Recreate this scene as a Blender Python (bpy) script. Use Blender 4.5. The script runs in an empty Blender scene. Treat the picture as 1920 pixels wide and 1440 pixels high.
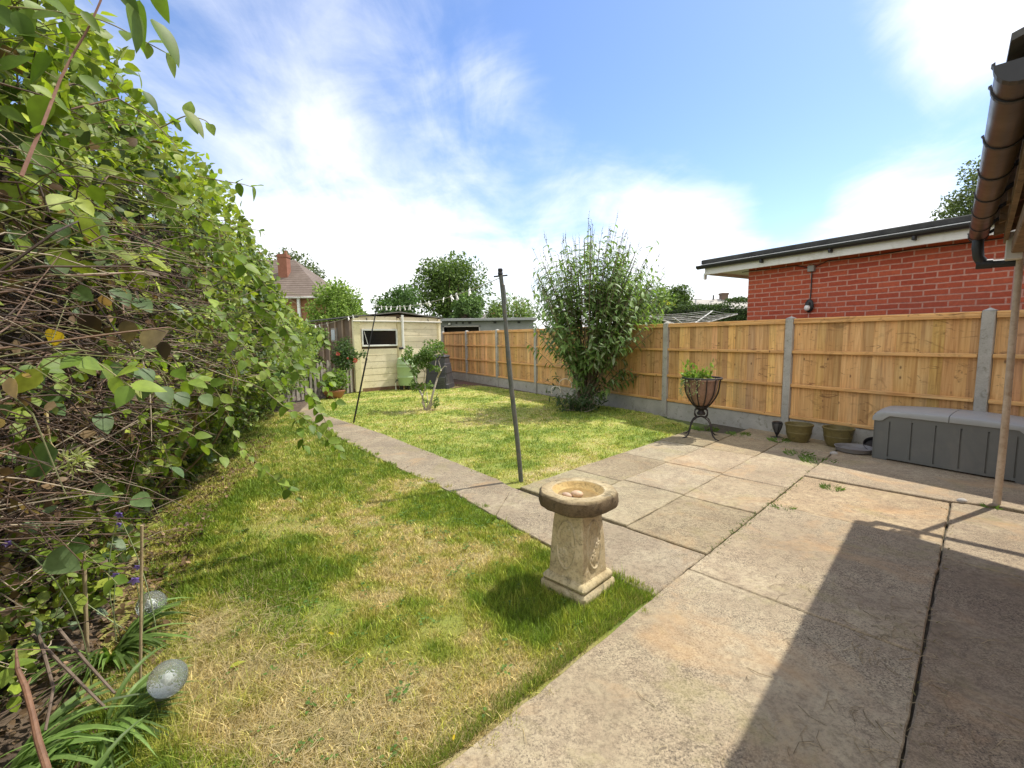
import bpy, math, random
import numpy as np
from math import sin, cos, radians, pi, atan2, sqrt

SC = bpy.context.scene
COL = SC.collection
rng = np.random.default_rng(7)
random.seed(7)

# ------------------------------------------------------------------ camera
CAMH = 1.35
FPX = 850.0
_p, _r = radians(5.9), radians(0.7)
_fw = np.array([0, cos(_p), -sin(_p)]); _up = np.array([0, sin(_p), cos(_p)]); _rt = np.array([1.0, 0, 0])
RT = _rt * cos(_r) - _up * sin(_r); UP = _up * cos(_r) + _rt * sin(_r)
CAM0 = np.array([0, 0, CAMH])

def ray(px, py):
    return RT * ((px - 960) / FPX) - UP * ((py - 720) / FPX) + _fw
def at(px, py, Y):
    d = ray(px, py); return d * (Y / d[1]) + CAM0
def gnd(px, py, z=0.0):
    d = ray(px, py); return d * ((z - CAMH) / d[2]) + CAM0

from mathutils import Matrix, Vector
cd = bpy.data.cameras.new('camera'); cam = bpy.data.objects.new('camera', cd); COL.objects.link(cam)
M = Matrix.Identity(4)
for i in range(3):
    M[i][0] = RT[i]; M[i][1] = UP[i]; M[i][2] = -_fw[i]; M[i][3] = CAM0[i]
cam.matrix_world = M
cd.sensor_width = 36; cd.lens = 36 * FPX / 1920; cd.clip_start = 0.05; cd.clip_end = 3000
SC.camera = cam

# ------------------------------------------------------------------ helpers
def tag(o, label=None, cat=None, group=None, kind=None):
    if label: o['label'] = label
    if cat: o['category'] = cat
    if group: o['group'] = group
    if kind: o['kind'] = kind
    return o

def thing(name, label, cat, loc=(0, 0, 0), rz=0.0, group=None):
    o = bpy.data.objects.new(name, None); COL.objects.link(o)
    o.empty_display_size = 0.1
    o.location = loc; o.rotation_euler = (0, 0, rz)
    return tag(o, label, cat, group)

def raw_mesh(name, V, loops, starts, mat, parent=None, smooth=False, cols=None):
    me = bpy.data.meshes.new(name)
    V = np.asarray(V, np.float32)
    me.vertices.add(len(V)); me.vertices.foreach_set('co', V.ravel())
    me.loops.add(len(loops)); me.loops.foreach_set('vertex_index', np.asarray(loops, np.int32))
    me.polygons.add(len(starts)); me.polygons.foreach_set('loop_start', np.asarray(starts, np.int32))
    me.update(calc_edges=True)
    me.polygons.foreach_set('use_smooth', np.full(len(starts), bool(smooth)))
    if cols is not None:
        a = me.color_attributes.new('tint', 'FLOAT_COLOR', 'POINT')
        c = np.ones((len(V), 4), np.float32); c[:, :3] = cols
        a.data.foreach_set('color', c.ravel())
    me.validate()
    if mat: me.materials.append(mat)
    o = bpy.data.objects.new(name, me); COL.objects.link(o)
    if parent: o.parent = parent
    return o

class MB:
    """collects shapes for ONE mesh object"""
    def __init__(s): s.v = []; s.l = []; s.st = []; s.c = []; s.n = 0; s.nl = 0
    def add(s, V, F, col=(1, 1, 1)):
        V = np.asarray(V, float).reshape(-1, 3)
        s.v.append(V); c = np.asarray(col, float)
        s.c.append(np.tile(c, (len(V), 1)) if c.ndim == 1 else c)
        for f in F:
            s.st.append(s.nl); s.l.extend([i + s.n for i in f]); s.nl += len(f)
        s.n += len(V)
    def box(s, c, d, rz=0.0, col=(1, 1, 1), taper=(1, 1), bev=0.0, rot=None):
        x, y, z = d[0] / 2, d[1] / 2, d[2] / 2
        if bev <= 0:
            V = np.array([[sx * x, sy * y, sz * z] for sz in (-1, 1) for sx, sy in ((-1, -1), (1, -1), (1, 1), (-1, 1))])
            V[4:, 0] *= taper[0]; V[4:, 1] *= taper[1]
            F = [(3, 2, 1, 0), (4, 5, 6, 7), (0, 1, 5, 4), (1, 2, 6, 5), (2, 3, 7, 6), (3, 0, 4, 7)]
        else:
            b = min(bev, x * .9, y * .9, z * .9)
            ring = lambda hx, hy, zz, bb: [[-hx + bb, -hy, zz], [hx - bb, -hy, zz], [hx, -hy + bb, zz], [hx, hy - bb, zz], [hx - bb, hy, zz], [-hx + bb, hy, zz], [-hx, hy - bb, zz], [-hx, -hy + bb, zz]]
            V = np.array(ring(x - b, y - b, -z, b * .4) + ring(x, y, -z + b, b) + ring(x, y, z - b, b) + ring(x - b, y - b, z, b * .4))
            V[16:, 0] *= taper[0]; V[16:, 1] *= taper[1]
            F = [tuple(range(7, -1, -1)), tuple(range(24, 32))]
            for k in range(3):
                for i in range(8):
                    j = (i + 1) % 8
                    F.append((k * 8 + i, k * 8 + j, k * 8 + 8 + j, k * 8 + 8 + i))
        if rot is not None: V = V @ np.asarray(rot).T
        elif rz:
            cz, sz_ = cos(rz), sin(rz); V = V @ np.array([[cz, -sz_, 0], [sz_, cz, 0], [0, 0, 1]]).T
        s.add(V + np.asarray(c, float), F, col)
    def tube(s, P, r, n=6, col=(1, 1, 1), cap=True):
        P = np.asarray(P, float); m = len(P)
        r = np.full(m, r, float) if np.ndim(r) == 0 else np.asarray(r, float)
        if len(r) == 2 and m != 2: r = np.linspace(r[0], r[1], m)
        T = np.gradient(P, axis=0); T /= np.linalg.norm(T, axis=1)[:, None] + 1e-9
        ref = np.array([0, 0, 1.0]) if abs(T[:, 2]).mean() < .8 else np.array([1.0, 0, 0])
        A = np.cross(T, ref); A /= np.linalg.norm(A, axis=1)[:, None] + 1e-9
        B = np.cross(T, A)
        th = np.arange(n) * 2 * pi / n
        V = (P[:, None] + r[:, None, None] * (np.cos(th)[None, :, None] * A[:, None] + np.sin(th)[None, :, None] * B[:, None])).reshape(-1, 3)
        F = [(k * n + i, k * n + (i + 1) % n, (k + 1) * n + (i + 1) % n, (k + 1) * n + i) for k in range(m - 1) for i in range(n)]
        if cap: F += [tuple(range(n - 1, -1, -1)), tuple(range((m - 1) * n, m * n))]
        s.add(V, F, col)
    def lathe(s, prof, c=(0, 0, 0), n=24, col=(1, 1, 1), wob=0.0, scale=(1, 1)):
        prof = np.asarray(prof, float); m = len(prof); th = np.arange(n) * 2 * pi / n
        V = np.zeros((m, n, 3))
        V[:, :, 0] = prof[:, 0:1] * np.cos(th) * scale[0]; V[:, :, 1] = prof[:, 0:1] * np.sin(th) * scale[1]; V[:, :, 2] = prof[:, 1:2]
        if wob: V[:, :, :2] *= 1 + wob * np.sin(3 * th + 1)[None, :, None]
        F = [(k * n + i, k * n + (i + 1) % n, (k + 1) * n + (i + 1) % n, (k + 1) * n + i) for k in range(m - 1) for i in range(n)]
        if prof[0, 0] > 1e-5: F.append(tuple(range(n - 1, -1, -1)))
        if prof[-1, 0] > 1e-5: F.append(tuple(range((m - 1) * n, m * n)))
        s.add(V.reshape(-1, 3) + np.asarray(c, float), F, col)
    def prism(s, poly, z0, z1, col=(1, 1, 1), bev=0.0):
        P = np.asarray(poly, float); n = len(P)
        if bev > 0:
            c = P.mean(0); d = P - c; L = np.linalg.norm(d, axis=1)[:, None]; Q = c + d * (1 - bev / np.maximum(L, 1e-6))
            lv = [(P, z0), (P, z1 - bev), (Q, z1)]
        else: lv = [(P, z0), (P, z1)]
        V = np.vstack([np.c_[p, np.full(n, z)] for p, z in lv])
        F = [tuple(range(n - 1, -1, -1)), tuple(range((len(lv) - 1) * n, len(lv) * n))]
        for k in range(len(lv) - 1):
            F += [(k * n + i, k * n + (i + 1) % n, (k + 1) * n + (i + 1) % n, (k + 1) * n + i) for i in range(n)]
        s.add(V, F, col)
    def ext(s, poly, axis, a0, a1, col=(1, 1, 1)):
        """polygon in the plane across `axis` ('x': (y,z) points, 'y': (x,z) points) pushed from a0 to a1"""
        P = np.asarray(poly, float); n = len(P); V = np.zeros((2 * n, 3))
        for k, a in enumerate((a0, a1)):
            sl = slice(k * n, k * n + n)
            if axis == 'x': V[sl, 0] = a; V[sl, 1] = P[:, 0]; V[sl, 2] = P[:, 1]
            else: V[sl, 0] = P[:, 0]; V[sl, 1] = a; V[sl, 2] = P[:, 1]
        F = [tuple(range(n - 1, -1, -1)), tuple(range(n, 2 * n))] + [(i, (i + 1) % n, n + (i + 1) % n, n + i) for i in range(n)]
        s.add(V, F, col)
    def sphere(s, c, r, n=14, m=9, col=(1, 1, 1), sc=(1, 1, 1)):
        pr = [(1e-6 if k in (0, m) else sin(pi * k / m), -cos(pi * k / m)) for k in range(m + 1)]
        k0 = s.n; s.lathe(pr, (0, 0, 0), n, col); s.v[-1] = s.v[-1] * r * np.asarray(sc) + np.asarray(c, float)
    def build(s, name, mat, parent=None, smooth=False, tint=True):
        o = raw_mesh(name, np.vstack(s.v), s.l, s.st, mat, parent, smooth, np.vstack(s.c) if tint else None)
        if smooth:
            o.data.set_sharp_from_angle(angle=radians(38))
        return o

# leaf templates: y along the leaf, z its normal; vertex list, loops, starts
def T(V, F):
    V = np.array(V, float); l = [i for f in F for i in f]; st = np.cumsum([0] + [len(f) for f in F[:-1]])
    return V, np.array(l), st
OV = T([(0, 0, 0), (.27, .26, .06), (0, .3, 0), (-.27, .26, .06), (.25, .6, .03), (0, .65, -.02), (-.25, .6, .03), (0, 1, -.14)],
       [(0, 1, 2), (0, 2, 3), (1, 4, 5, 2), (2, 5, 6, 3), (4, 7, 5), (5, 7, 6)])
def leaftpl(ns, wf, droop, fold):
    V = [(0, 0, 0)]; F = []
    for k in range(1, ns):
        t = k / ns; w = wf(t); z = -droop * t * t
        V += [(w, t - .04 * w, z + fold * w), (0, t, z), (-w, t - .04 * w, z + fold * w)]
    V.append((0, 1, -droop)); n = len(V) - 1
    F += [(0, 1, 2), (0, 2, 3)]
    for k in range(ns - 2):
        a = 1 + 3 * k; F += [(a, a + 3, a + 4, a + 1), (a + 1, a + 4, a + 5, a + 2)]
    a = 1 + 3 * (ns - 2); F += [(a, n, a + 1), (a + 1, n, a + 2)]
    return T(V, F)
OVB = leaftpl(8, lambda t: .36 * sin(pi * t ** .78) ** .8 * (1 - .25 * t), .16, .22)   # large ovate leaf
OVM = leaftpl(4, lambda t: .36 * sin(pi * t ** .82) ** .8 * (1 - .2 * t), .16, .2)
LA = T([(0, 0, 0), (.1, .25, .02), (0, .25, 0), (-.1, .25, .02), (.09, .6, -.06), (0, .6, -.08), (-.09, .6, -.06), (0, 1, -.3)],
       [(0, 1, 2), (0, 2, 3), (1, 4, 5, 2), (2, 5, 6, 3), (4, 7, 5), (5, 7, 6)])
DI = T([(0, 0, 0), (.33, .45, .08), (0, 1, -.05), (-.33, .45, .08)], [(0, 1, 2), (0, 2, 3)])
BL = T([(-.5, 0, 0), (.5, 0, 0), (.38, .55, .0), (-.38, .55, .0), (0, 1, 0)], [(0, 1, 2, 3), (3, 2, 4)])

def norm(a): return a / (np.linalg.norm(a, axis=-1, keepdims=True) + 1e-9)
def leafgeo(tpl, pos, d, nrm, size, width=None):
    V, l, st = tpl; N = len(pos)
    d = norm(d); x = norm(np.cross(d, nrm)); z = np.cross(x, d)
    size = np.broadcast_to(np.asarray(size, float), (N,)); w = size if width is None else np.broadcast_to(np.asarray(width, float), (N,))
    P = pos[:, None] + (V[None, :, 0:1] * w[:, None, None]) * x[:, None] + (V[None, :, 1:2] * size[:, None, None]) * d[:, None] + (V[None, :, 2:3] * size[:, None, None]) * z[:, None]
    k = len(V); L = (np.arange(N)[:, None] * k + l[None]).ravel(); S = (np.arange(N)[:, None] * len(l) + st[None]).ravel()
    return P.reshape(-1, 3), L, S, k
def leaves(name, tpl, pos, d, nrm, size, tint, mat, parent=None, width=None, smooth=True):
    P, L, S, k = leafgeo(tpl, np.asarray(pos, float), np.asarray(d, float), np.asarray(nrm, float), size, width)
    return raw_mesh(name, P, L, S, mat, parent, smooth, np.repeat(np.asarray(tint, float), k, axis=0))
def rdir(n, up=0.0):
    v = rng.normal(size=(n, 3)); v[:, 2] += up; return norm(v)
def tints(n, a, b, sd=.12, rare=None, p=0.0):
    t = rng.random((n, 1)); c = np.asarray(a) * (1 - t) + np.asarray(b) * t
    c = c * np.exp(rng.normal(size=(n, 1)) * sd)
    if rare is not None:
        m = rng.random(n) < p; c[m] = np.asarray(rare) * np.exp(rng.normal(size=(m.sum(), 1)) * .2)
    return c

# value noise (numpy) for natural variation of the lawn
_lat = rng.random((64, 64))
def vnoise(x, y):
    xi = np.floor(x).astype(int); yi = np.floor(y).astype(int); fx = x - xi; fy = y - yi
    fx = fx * fx * (3 - 2 * fx); fy = fy * fy * (3 - 2 * fy)
    g = lambda a, b: _lat[a % 64, b % 64]
    return (g(xi, yi) * (1 - fx) + g(xi + 1, yi) * fx) * (1 - fy) + (g(xi, yi + 1) * (1 - fx) + g(xi + 1, yi + 1) * fx) * fy
def fbm(x, y, o=4):
    s = 0; a = .5
    for k in range(o): s = s + a * vnoise(x * 2 ** k + 17 * k, y * 2 ** k + 31 * k); a *= .5
    return s
def inpoly(x, y, P):
    P = np.asarray(P); r = np.zeros(x.shape, bool); j = len(P) - 1
    for i in range(len(P)):
        xi, yi = P[i]; xj, yj = P[j]
        c = ((yi > y) != (yj > y)) & (x < (xj - xi) * (y - yi) / (yj - yi + 1e-12) + xi); r ^= c; j = i
    return r

# ------------------------------------------------------------------ materials
class NT:
    def __init__(s, name):
        s.m = bpy.data.materials.new(name); s.m.use_nodes = True; s.t = s.m.node_tree; s.N = s.t.nodes
        s.b = s.N['Principled BSDF']; s.tc = s.N.new('ShaderNodeTexCoord'); s.out = s.N['Material Output']
    def link(s, a, b): s.t.links.new(a, b)
    def mapv(s, scale=(1, 1, 1), coord='Object', rot=(0, 0, 0)):
        n = s.N.new('ShaderNodeMapping'); n.inputs['Scale'].default_value = scale; n.inputs['Rotation'].default_value = rot; s.link(s.tc.outputs[coord], n.inputs['Vector']); return n.outputs[0]
    def noise(s, vec, scale, detail=4, rough=.55, dist=0):
        n = s.N.new('ShaderNodeTexNoise'); n.inputs['Scale'].default_value = scale; n.inputs['Detail'].default_value = detail; n.inputs['Roughness'].default_value = rough; n.inputs['Distortion'].default_value = dist
        s.link(vec, n.inputs['Vector']); return n.outputs['Fac']
    def vor(s, vec, scale, feature='F1', out='Distance'):
        n = s.N.new('ShaderNodeTexVoronoi'); n.feature = feature; n.inputs['Scale'].default_value = scale; s.link(vec, n.inputs['Vector']); return n.outputs[out]
    def ramp(s, fac, stops, interp='LINEAR'):
        n = s.N.new('ShaderNodeValToRGB'); e = n.color_ramp.elements; n.color_ramp.interpolation = interp
        while len(e) > 1: e.remove(e[-1])
        for i, (p, c) in enumerate(stops):
            el = e[0] if i == 0 else e.new(p)
            el.position = p; c = (c, c, c) if np.ndim(c) == 0 else c; el.color = (*c, 1)
        s.link(fac, n.inputs['Fac']); return n.outputs['Color']
    def mix(s, fac, a, b, mode='MIX'):
        n = s.N.new('ShaderNodeMix'); n.data_type = 'RGBA'; n.blend_type = mode; n.clamp_factor = True
        for k, v in ((0, fac), (6, a), (7, b)):
            if hasattr(v, 'is_linked') or isinstance(v, bpy.types.NodeSocket): s.link(v, n.inputs[k])
            else: n.inputs[k].default_value = v if k == 0 else (*v, 1)
        return n.outputs[2]
    def math(s, op, a, b=0.0, c=0.0):
        n = s.N.new('ShaderNodeMath'); n.operation = op
        for k, v in enumerate((a, b, c)):
            if isinstance(v, bpy.types.NodeSocket): s.link(v, n.inputs[k])
            else: n.inputs[k].default_value = v
        return n.outputs[0]
    def attr(s, name='tint'):
        n = s.N.new('ShaderNodeAttribute'); n.attribute_name = name; return n.outputs['Color']
    def bump(s, h, strength=.3, dist=.01):
        n = s.N.new('ShaderNodeBump'); n.inputs['Strength'].default_value = strength; n.inputs['Distance'].default_value = dist; s.link(h, n.inputs['Height']); s.link(n.outputs[0], s.b.inputs['Normal']); return n.outputs[0]
    def fin(s, col, rough=.8, metal=0, spec=None):
        if isinstance(col, bpy.types.NodeSocket): s.link(col, s.b.inputs['Base Color'])
        else: s.b.inputs['Base Color'].default_value = (*col, 1)
        if isinstance(rough, bpy.types.NodeSocket): s.link(rough, s.b.inputs['Roughness'])
        else: s.b.inputs['Roughness'].default_value = rough
        s.b.inputs['Metallic'].default_value = metal
        if spec is not None: s.b.inputs['Specular IOR Level'].default_value = spec
        return s.m

def m_rough(name, c1, c2, scale=8, rough=.85, bump=.3, bd=.004, c3=None, fine=60, tint=True, spec=None, metal=0):
    n = NT(name); v = n.mapv()
    a = n.noise(v, scale, 6, .6); f = n.noise(v, fine, 4, .7)
    c = n.ramp(a, [(.3, c1), (.7, c2)])
    if c3 is not None: c = n.mix(n.ramp(n.noise(v, scale * 2.7, 5, .7, .6), [(.55, 0.0), (.68, 1.0)]), c, c3)
    c = n.mix(n.ramp(f, [(.3, .35), (.6, 0.0)]), c, tuple(x * .55 for x in c1))
    if tint: c = n.mix(1.0, c, n.attr(), 'MULTIPLY')
    n.bump(n.math('ADD', a, n.math('MULTIPLY', f, .5)), bump, bd)
    return n.fin(c, rough, metal, spec)

def m_leaf(name, rough=.42, trans=.40, tgain=(1.25, 1.35, .55)):
    n = NT(name); a = n.attr(); v = n.mapv()
    c = n.mix(n.ramp(n.noise(v, 45, 3), [(.35, .28), (.65, 0.0)]), a, (.02, .03, .01))
    n.fin(c, rough, 0, .3)
    t = n.N.new('ShaderNodeBsdfTranslucent'); n.link(n.mix(1.0, c, tgain, 'MULTIPLY'), t.inputs['Color'])
    mx = n.N.new('ShaderNodeMixShader'); mx.inputs[0].default_value = trans
    n.link(n.b.outputs[0], mx.inputs[1]); n.link(t.outputs[0], mx.inputs[2]); n.link(mx.outputs[0], n.out.inputs[0])
    return n.m

LEAF = m_leaf('leaf', .5); FARLEAF = m_leaf('far_leaf', .6, .25)
GRASS = m_leaf('grass_blade', .55, .35, (1.2, 1.2, .7))
BARK = m_rough('bark', (.10, .07, .045), (.21, .15, .10), 14, .9, .5, .006)
TWIG = m_rough('dry_twig', (.55, .5, .45), (1, 1, 1), 20, .8, .2, .002)
FLOWER = m_leaf('petal', .5, .4, (1.1, 1.1, 1.1))

def m_wood_fence(name, gs):
    n = NT(name); v = n.mapv(gs); v1 = n.mapv((1, 1, 1))
    g = n.noise(v, 1.0, 5, .6, .6)
    c = n.ramp(g, [(.25, (.37, .18, .062)), (.5, (.62, .355, .135)), (.75, (.76, .50, .225))])
    kn = n.mapv((9, 9, 5.0)); k = n.vor(kn, 1.0)
    c = n.mix(n.ramp(k, [(.05, .85), (.12, .0)]), c, (.12, .05, .018))
    kb = n.noise(n.mapv((5, 5, 16)), 1.0, 4, .7, 1.5); c = n.mix(n.ramp(kb, [(.60, 0.0), (.67, .75)]), c, (.22, .10, .035))
    gr = n.noise(n.mapv((2, 2, .7)), 1.3, 4, .6); c = n.mix(n.ramp(gr, [(.5, 0.0), (.7, .4)]), c, (.40, .30, .17))
    p = n.noise(n.mapv((3.0, 3.0, 4.5)), 1.4, 4, .6, 1.2); c = n.mix(n.ramp(p, [(.58, 0.0), (.72, .55)]), c, (.24, .12, .04))
    c = n.mix(1.0, c, n.attr(), 'MULTIPLY')
    n.bump(g, .35, .003)
    return n.fin(c, .7)
FENCE = m_wood_fence('fence_pine', (38, 38, 1.7)); RAILM = m_wood_fence('rail_pine', (1.7, 38, 38))
CONC = m_rough('concrete', (.36, .345, .30), (.50, .48, .43), 5, .9, .4, .003, (.25, .245, .19), 90)

def m_brick():
    n = NT('red_brick'); c = n.N.new('ShaderNodeSeparateXYZ'); n.link(n.tc.outputs['Object'], c.inputs[0])
    cb = n.N.new('ShaderNodeCombineXYZ'); n.link(n.math('ADD', c.outputs[0], c.outputs[1]), cb.inputs[0])
    wob = n.noise(n.mapv(), 3.5, 3); wz = n.math('MULTIPLY_ADD', n.math('SUBTRACT', wob, .5), .018, c.outputs[2])
    n.link(wz, cb.inputs[1])
    b = n.N.new('ShaderNodeTexBrick'); n.link(cb.outputs[0], b.inputs['Vector'])
    for k, v in (('Scale', 1.0), ('Mortar Size', .0088), ('Mortar Smooth', .25), ('Brick Width', .225), ('Row Height', .068), ('Bias', -.1)): b.inputs[k].default_value = v
    b.inputs['Color1'].default_value = (.42, .072, .032, 1); b.inputs['Color2'].default_value = (.56, .12, .052, 1); b.inputs['Mortar'].default_value = (.62, .33, .25, 1)
    v = n.mapv(); f = n.noise(v, 28, 5, .7)
    col = n.mix(n.ramp(f, [(.3, .4), (.62, 0.0)]), b.outputs['Color'], (.15, .025, .015))
    col = n.mix(n.ramp(n.noise(v, 2.2, 4), [(.5, 0.0), (.75, .35)]), col, (.36, .13, .08))
    h = n.math('SUBTRACT', n.math('MULTIPLY', f, .3), b.outputs['Fac'])
    n.bump(h, .7, .012)
    return n.fin(col, .85)
BRICK = m_brick()

def m_patio():
    n = NT('patio_concrete'); v = n.mapv()
    a = n.noise(v, 1.3, 6, .6, .3); b2 = n.noise(v, 7, 6, .65)
    c = n.ramp(a, [(.3, (.265, .222, .155)), (.5, (.375, .325, .235)), (.72, (.46, .41, .31))])
    c = n.mix(n.ramp(b2, [(.40, .45), (.60, 0.0)]), c, (.26, .20, .145))
    sp = n.noise(v, 125, 4, .85); md = n.noise(v, 34, 5, .75)
    c = n.mix(n.ramp(md, [(.36, .65), (.56, 0.0)]), c, (.15, .12, .085))
    gate = n.ramp(n.noise(v, 2.4, 4, .6), [(.38, .15), (.62, .95)])
    c = n.mix(n.math('MULTIPLY', n.ramp(sp, [(.41, .95), (.485, 0.0)]), gate), c, (.06, .048, .04))
    c = n.mix(n.math('MULTIPLY', n.ramp(sp, [(.55, 0.0), (.63, .7)]), gate), c, (.56, .475, .36))
    moss = n.noise(v, 2.1, 5, .7, .4)
    c = n.mix(n.ramp(moss, [(.56, 0.0), (.72, .55)]), c, (.27, .25, .11))
    og = n.noise(n.mapv((1, 1, 1)), 1.7, 5, .65, .8); c = n.mix(n.ramp(og, [(.54, 0.0), (.70, .5)]), c, (.44, .29, .15))
    dk = n.noise(n.mapv((1, 1.6, 1)), .9, 5, .65)
    c = n.mix(n.ramp(dk, [(.55, 0.0), (.72, .45)]), c, (.13, .10, .08))
    c = n.mix(1.0, c, n.attr(), 'MULTIPLY')
    n.bump(n.math('ADD', n.math('MULTIPLY', sp, .6), n.math('ADD', b2, md)), .6, .006)
    return n.fin(c, .88)
PATIO = m_patio()

def m_plain(name, c, rough=.5, metal=0, var=.25, scale=12, bump=.08, spec=None, tint=False, dirt=None):
    n = NT(name); v = n.mapv(); a = n.noise(v, scale, 5, .6)
    col = n.mix(n.ramp(a, [(.3, var), (.65, 0.0)]), c, tuple(x * .6 for x in c))
    if dirt is not None: col = n.mix(n.ramp(n.noise(v, scale * .5, 6, .7, .5), [(.52, 0.0), (.7, .6)]), col, dirt)
    if tint: col = n.mix(1.0, col, n.attr(), 'MULTIPLY')
    n.bump(n.noise(v, scale * 8, 3), bump, .002)
    return n.fin(col, n.ramp(a, [(.3, min(1, rough + .12)), (.7, rough)]), metal, spec)
WHITE = m_plain('white_pvc', (.74, .74, .70), .35, dirt=(.5, .48, .40), var=.1)
BLACK = m_plain('black_plastic', (.02, .02, .022), .4)
IRON = m_plain('wrought_iron', (.035, .028, .026), .55, .3)
BROWNPVC = m_plain('brown_pvc', (.05, .026, .02), .3, dirt=(.09, .07, .06), scale=6)
GREYBOX = m_plain('grey_plastic', (.14, .145, .135), .55, scale=5, var=.2, bump=.15, dirt=(.20, .19, .165))
LIDGREY = m_plain('lid_plastic', (.33, .34, .34), .33, scale=5, var=.2, bump=.1, dirt=(.27, .265, .24))
WATERGREEN = m_plain('green_plastic', (.34, .46, .25), .4, scale=4, var=.15, dirt=(.28, .36, .2))

# ------------------------------------------------------------------ light and sky
SUN_AZ, SUN_EL = radians(65), radians(58)
sd = Vector((sin(SUN_AZ) * cos(SUN_EL), cos(SUN_AZ) * cos(SUN_EL), sin(SUN_EL)))
sl = bpy.data.lights.new('sun', 'SUN'); sl.energy = 2.75; sl.angle = radians(0.6); sl.color = (1.0, .95, .86)
so = bpy.data.objects.new('sun', sl); COL.objects.link(so); so.rotation_euler = sd.to_track_quat('Z', 'Y').to_euler(); so.location = (6, 2, 12)
W = bpy.data.worlds.new('World'); SC.world = W; W.use_nodes = True
def build_world():
    t = W.node_tree; N = t.nodes; L = t.links.new
    bg = N['Background']; bg.inputs['Strength'].default_value = 0.15
    sky = N.new('ShaderNodeTexSky'); sky.sky_type = 'NISHITA'; sky.sun_disc = False; sky.sun_elevation = SUN_EL; sky.sun_rotation = SUN_AZ
    sky.air_density = 1.0; sky.dust_density = .6; sky.ozone_density = 2.5
    tc = N.new('ShaderNodeTexCoord')
    def math(op, a, b=0.0, c=0.0, clamp=False):
        n = N.new('ShaderNodeMath'); n.operation = op; n.use_clamp = clamp
        for k, v in enumerate((a, b, c)):
            if isinstance(v, bpy.types.NodeSocket): L(v, n.inputs[k])
            else: n.inputs[k].default_value = v
        return n.outputs[0]
    sep = N.new('ShaderNodeSeparateXYZ'); L(tc.outputs['Generated'], sep.inputs[0])
    zz = math('ADD', math('MAXIMUM', sep.outputs[2], 0.0), .22)
    cb = N.new('ShaderNodeCombineXYZ'); L(math('DIVIDE', sep.outputs[0], zz), cb.inputs[0]); L(math('DIVIDE', sep.outputs[1], zz), cb.inputs[1])
    def noise(scale, det, rough, dist=0.0, off=(0, 0, 0), st=(1, 1, 1), rot=0):
        mp = N.new('ShaderNodeMapping'); mp.inputs['Location'].default_value = off; mp.inputs['Scale'].default_value = st; mp.inputs['Rotation'].default_value = (0, 0, rot); L(cb.outputs[0], mp.inputs[0])
        n = N.new('ShaderNodeTexNoise'); n.inputs['Scale'].default_value = scale; n.inputs['Detail'].default_value = det; n.inputs['Roughness'].default_value = rough; n.inputs['Distortion'].default_value = dist
        L(mp.outputs[0], n.inputs['Vector']); return n.outputs['Fac']
    n1 = noise(2.2, 8, .58, .5, (3.1, 1.7, 0)); n2 = noise(3.2, 7, .62, .8, (7, 2, 0), (1, .42, 1), .7)
    tot = None
    # cloud banks and clear gaps by compass direction: (direction, half width, amount)
    for (px, py, w, amt) in CLOUDS:
        d = norm(ray(px, py))
        dt = N.new('ShaderNodeVectorMath'); dt.operation = 'DOT_PRODUCT'; L(tc.outputs['Generated'], dt.inputs[0]); dt.inputs[1].default_value = tuple(d)
        ww = radians(w)
        g = math('EXPONENT', math('MULTIPLY', math('SUBTRACT', 1.0, dt.outputs['Value']), -1.0 / (1 - cos(ww))))
        g = math('MULTIPLY', g, amt)
        tot = g if tot is None else math('ADD', tot, g)
    base = math('ADD', math('MULTIPLY', math('SUBTRACT', n1, .5), .95), math('MULTIPLY', math('SUBTRACT', n2, .5), .6))
    back = math('MULTIPLY', math('SUBTRACT', .25, sep.outputs[1], clamp=True), 1.8)  # extra cloud cover behind the camera, out of view, added as neutral fill
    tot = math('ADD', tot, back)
    lowz = math('MULTIPLY', math('SUBTRACT', .24, sep.outputs[2]), 2.2)
    lowz = math('MAXIMUM', lowz, -.12)
    s = math('ADD', math('ADD', base, tot), lowz)
    mr = N.new('ShaderNodeMapRange'); mr.interpolation_type = 'SMOOTHSTEP'; L(s, mr.inputs['Value']); mr.inputs['From Min'].default_value = -.27; mr.inputs['From Max'].default_value = .66
    mask = mr.outputs['Result']
    hs = N.new('ShaderNodeHueSaturation'); hs.inputs['Hue'].default_value = .507; hs.inputs['Saturation'].default_value = 1.12; hs.inputs['Value'].default_value = .74; L(sky.outputs[0], hs.inputs['Color'])
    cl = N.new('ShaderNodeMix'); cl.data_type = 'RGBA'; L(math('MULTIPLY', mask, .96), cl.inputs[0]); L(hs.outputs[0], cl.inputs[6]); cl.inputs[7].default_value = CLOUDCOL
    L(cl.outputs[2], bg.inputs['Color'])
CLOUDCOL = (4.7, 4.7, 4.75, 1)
CLOUDS = [(1250, 90, 11, -.62), (1560, 250, 11, -.70), (1450, 40, 9, -.3), (1130, 170, 7, -.22), (1900, 230, 6, -.4), (1480, 395, 3, -.4), (1040, 40, 6, -.15),
          (930, 130, 6, .02), (1740, 30, 9, .8), (1860, 110, 6, .4), (1680, 410, 6, .75), (1290, 385, 8, .65), (1110, 300, 7, .25),
          (640, 490, 15, .40), (520, 170, 22, .10), (250, 60, 14, .0)]
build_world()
VS = SC.view_settings; VS.view_transform = 'Standard'; VS.look = 'None'; VS.exposure = 1.05; VS.gamma = 1.0

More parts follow.
